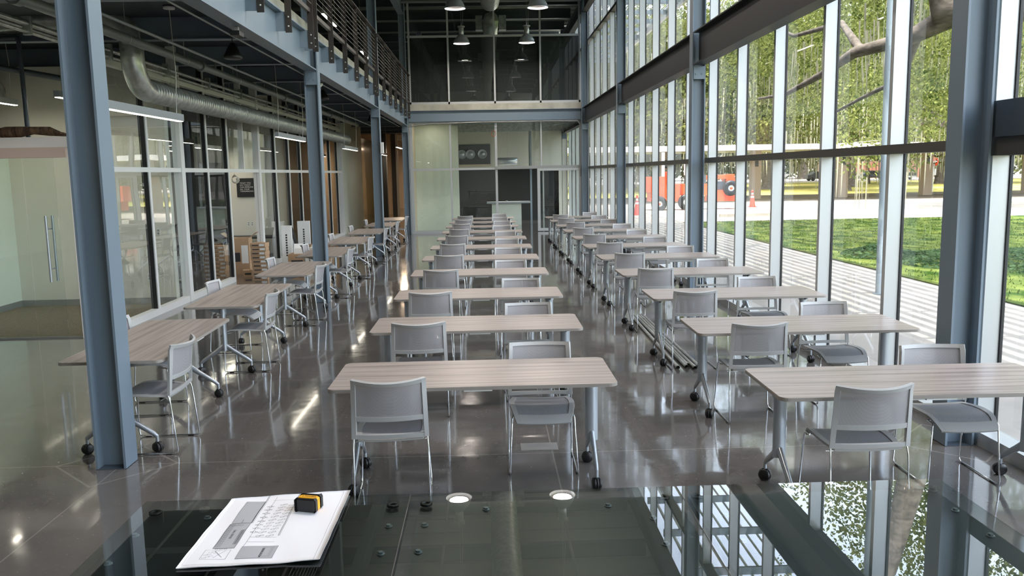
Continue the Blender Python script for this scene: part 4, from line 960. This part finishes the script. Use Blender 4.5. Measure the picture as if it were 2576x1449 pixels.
car(63.5, 128, CARW, RD(-75), 'white pickup truck with black grille in the distance', True)
t = thing('stop_sign', 'red round road sign on a post beyond the pillars', 'sign', (35.5, 66, 0)); MB().tube([(0, 0, 0), (0, 0, 2.2)], .04, 8).build('post', GALV, t); MB().lathe([(0, -.03), (.38, -.03), (.38, .0), (0, 0)], 8, (0, 0, 2.35), 'y').build('plate', RED, t); MB().bx(-.25, .25, -.04, -.03, 2.3, 2.4).bx(-.2, .2, -.03, 0, 1.3, 1.8).build('white_panel', WHITE, t)
struct('ground_road', MB().bx(-30, 220, 118, 150, -.02, .01), PAVE)
tag(MB().bx(60, 90, 150, 151, 0, 3).build('brick_wall', mat('brick', (150, 100, 80), .9)), 'low brick wall across the far road', 'wall')
# far building at the right edge
t = thing('distant_building', 'pale building glimpsed past the right column', 'building', (66, 62, 0))
MB().bx(-6, 14, -6, 14, 0, 9).build('wall', CANOPY, t); MB().bx(-6.05, -6, -4, 12, 3, 4.2).build('window', WALLD, t)

# ---- trees
def leaf_cloud(n, blobs, s, seed, up=.6):
    random.seed(seed); v = []; f = []
    tot = sum(b[3]*b[4]*b[5] for b in blobs); acc = []
    for b in blobs: acc += [b]*max(1, int(60*b[3]*b[4]*b[5]/tot))
    for k in range(n):
        b = random.choice(acc); a = random.uniform(0, 2*pi); c = random.uniform(-1, 1); r = random.random()**.38
        q = math.sqrt(1-c*c); x = b[0]+b[3]*r*q*cos(a); y = b[1]+b[4]*r*q*sin(a); z = b[2]+b[5]*r*c
        u = Vector((random.gauss(0, 1), random.gauss(0, 1), random.gauss(0, 1))).normalized(); w = u.orthogonal().normalized(); sz = s*random.uniform(.6, 1.4)
        p = Vector((x, y, z)); i = len(v); h = u.cross(w)
        v += [p-w*sz, p+h*sz*.5, p+w*sz, p-h*sz*.5]; f.append((i, i+1, i+2, i+3))
    m = MB(); m.v = [tuple(a_) for a_ in v]; m.f = f; m.sm = [False]*len(f); return m
def moss_mesh(n, blobs, L_, w, seed):
    random.seed(seed); m = MB()
    for k in range(n):
        b = random.choice(blobs); a = random.uniform(0, 2*pi); r = random.uniform(.3, 1)
        x, y, z = b[0]+b[3]*r*cos(a), b[1]+b[4]*r*sin(a), b[2]-b[5]*random.uniform(.1, .9); l = L_*random.uniform(.4, 1.2); t_ = random.uniform(0, 3)
        dx, dy = w*cos(t_), w*sin(t_); s1 = random.uniform(-.1, .1)*l
        m.add([(x-dx, y-dy, z), (x+dx, y+dy, z), (x+dx*.8+s1*.3, y+dy*.8, z-l*.6), (x-dx*.6+s1*.3, y-dy*.6, z-l*.6), (x+s1, y, z-l)], [(0, 1, 2, 3), (3, 2, 4)])
    return m
def limb(m, a, b, r0, r1, n=6, wob=.25, seed=0):
    random.seed(seed); a = Vector(a); b = Vector(b); P = [a+(b-a)*i/n+Vector((random.uniform(-wob, wob), random.uniform(-wob, wob), random.uniform(-wob, wob)))*(0 if i in (0,) else 1) for i in range(n+1)]
    m.tube(P, [r0+(r1-r0)*i/n for i in range(n+1)], 9); return P
protos = []
def make_oak(k):
    random.seed(40+k)
    t = thing('oak_tree', 'x', 'tree')
    bl = [(0, 0, 9, 6.5, 6.5, 4.5)]
    for i in range(9): a = i*.7+k; bl.append((7*cos(a), 7*sin(a), 6.5+2.4*sin(i*1.7+k), 3.6, 3.6, 2.6))
    for i in range(5): a = i*1.256+k*.4; bl.append((4.5*cos(a), 4.5*sin(a), 12+sin(i), 3.6, 3.6, 3))
    m = MB(); m.tube([(0, 0, -.05), (.05, 0, .4), (.1, .05, 2.2), (.2, 0, 4)], [.75, .55, .46, .42], 12)
    for i in range(6):
        a = i*1.05+k; limb(m, (.15, 0, 3.2+.2*i), (6*cos(a), 6*sin(a), 6.2+i % 3), .26, .07, 6, .35, i+k*9)
    m.build('trunk', BARK, t)
    leaf_cloud(30000, bl, .14, 5+k).build('foliage', LEAF if k != 1 else LEAF2, t)
    moss_mesh(380, bl, 2.6, .05, 9+k).build('hanging_moss', MOSS, t)
    return t
for k in range(3): protos.append([make_oak(k), [True]])
spots = [(28, 83, 0, 1.2), (38, 87, 1, 1.2), (51.5, 94, 2, 1.15), (21, 86, 1, 1.2), (12, 80, 2, 1.2), (60, 90, 0, 1.2), (33, 68, 2, .95), (17, 100, 0, 1.3), (45, 104, 1, 1.3), (4, 92, 0, 1.3),
         (30, 118, 1, 1.5), (50, 122, 2, 1.5), (70, 116, 0, 1.5), (12, 118, 2, 1.5), (86, 106, 1, 1.4), (92, 150, 0, 1.8), (60, 158, 1, 1.8), (30, 160, 2, 1.8), (0, 150, 1, 1.8), (62, 66, 2, 1.1), (24.5, 41, 1, .8), (38, 45, 0, .95)]
OAKS = ['trunk just right of the left pillar', 'stout trunk right of the middle pillar', 'trunk behind the right pillar', 'trunk behind the orange machine', 'left of the orange machine', 'beyond the right column',
 'crown over the middle of the parking canopy', 'crown above the orange machine', 'crown over the right part of the parking canopy', 'seen between the far left mullions', 'far back behind the left pillar', 'far back behind the middle pillar', 'far back behind the right pillar',
 'far back left of the machine', 'far back past the right column', 'by the far road at the right', 'by the far road in the middle', 'by the far road behind the left pillar', 'by the far road at the far left', 'behind the road sign', 'close behind the lawn, left one', 'close behind the lawn, right one']
for i, (x, y, k, s) in enumerate(spots):
    p, fl_ = protos[k]; o = p if fl_[0] else copy_tree(p); fl_[0] = False
    o.location = (x, y, 0); o.scale = (s, s, s); o.rotation_euler.z = i*1.3
    o['group'] = 'live oaks beyond the lot'
    o['label'] = 'live oak hung with grey moss, '+OAKS[i]
# large near oak whose limb crosses the top right
t = thing('oak_tree', 'huge live oak whose thick limb crosses the top right window', 'tree')
m = MB(); m.tube([(13.6, 12.5, -.05), (13.4, 12.6, 1.2), (12.8, 13.2, 3.2), (11.8, 14, 4.6)], [1.1, .75, .62, .5], 14)
m.tube([(12.6, 13.3, 3.4), (11.2, 14.3, 4.75), (9.8, 15.2, 4.95), (8.7, 16, 5.0), (8.45, 16.1, 6.4), (8.6, 17, 8.5)], [.5, .42, .36, .36, .26, .15], 14)
m.tube([(9.0, 15.9, 4.95), (8.4, 16.8, 4.55), (8.0, 18.3, 4.5), (8.2, 20.5, 4.3), (8.0, 22.5, 4.0), (8.1, 25, 4.1)], [.26, .15, .12, .09, .06, .03], 10)
m.tube([(8.1, 18.2, 4.5), (8.4, 20, 5.4), (8.2, 22.5, 5.5), (8.4, 25, 6.2)], [.1, .07, .05, .02], 8)
m.tube([(8.5, 16.6, 4.6), (8.9, 18, 3.9), (9.0, 20, 3.7), (8.8, 22, 3.3)], [.1, .06, .045, .02], 8)
m.tube([(9.5, 15.5, 5.0), (10.5, 18, 6.2), (12, 22, 7.2)], [.3, .2, .08], 10)
m.build('trunk', BARK, t)
bl = [(12, 21, 8, 3.6, 4.6, 2.6), (9.8, 24, 7.0, 2.4, 4, 2.4), (14.5, 24, 7.5, 4, 4, 3.2), (9.6, 29, 6.6, 2.6, 4, 3), (13, 31, 7, 4, 4, 4), (17, 28, 6, 3.4, 4, 3.4), (9.2, 20.5, 7.4, 1.9, 2.4, 1.4), (10.6, 18.5, 8.3, 2.4, 2, 1.2), (12.5, 14, 9.5, 4, 4, 2), (11, 9, 9.5, 3.6, 4.5, 2.2), (10.5, 14, 10.5, 3, 4, 2), (9.5, 19, 10.5, 2.6, 4, 2)]
leaf_cloud(90000, bl, .062, 77).build('foliage', LEAF2, t)
moss_mesh(240, [(11, 20, 6.4, 2, 3, .6), (9.4, 22, 5.6, 1.2, 3, .4), (14, 24, 5.5, 3, 4, .6), (10, 26, 5.2, 1.5, 3, .5)], 1.1, .02, 5).build('hanging_moss', MOSS, t)
# young saplings
for x, y, q in ((46.5, 101, 'left'), (53, 99, 'middle')):
    t = thing('sapling', 'thin young tree in the dry grass, %s one' % q, 'tree', (x, y, 0)); MB().tube([(0, 0, 0), (-.2, 0, 2), (-.6, 0, 5)], [.14, .1, .05], 8).build('trunk', BARK, t)
    leaf_cloud(900, [(-.6, 0, 5.5, 1.4, 1.4, 1.2)], .14, 9).build('foliage', LEAF, t)
t = thing('small_tree', 'slim leaning tree trunk left of the right pillar', 'tree', (31.5, 72, 0)); MB().tube([(0, 0, 0), (-.5, 0, 2), (-.3, 0, 5)], [.16, .13, .1], 8).build('trunk', BARK, t); leaf_cloud(1500, [(-.3, 0, 6, 2.2, 2.2, 1.6)], .14, 19).build('foliage', LEAF, t)
# hedge far away closes the horizon
m = leaf_cloud(26000, [(-20+i*13, 172+4*sin(i), 4, 9, 4, 5) for i in range(19)], .55, 31)
tag(m.build('hedge', LEAF), 'dense green tree belt closing the view in the distance', 'hedge', kind='stuff')
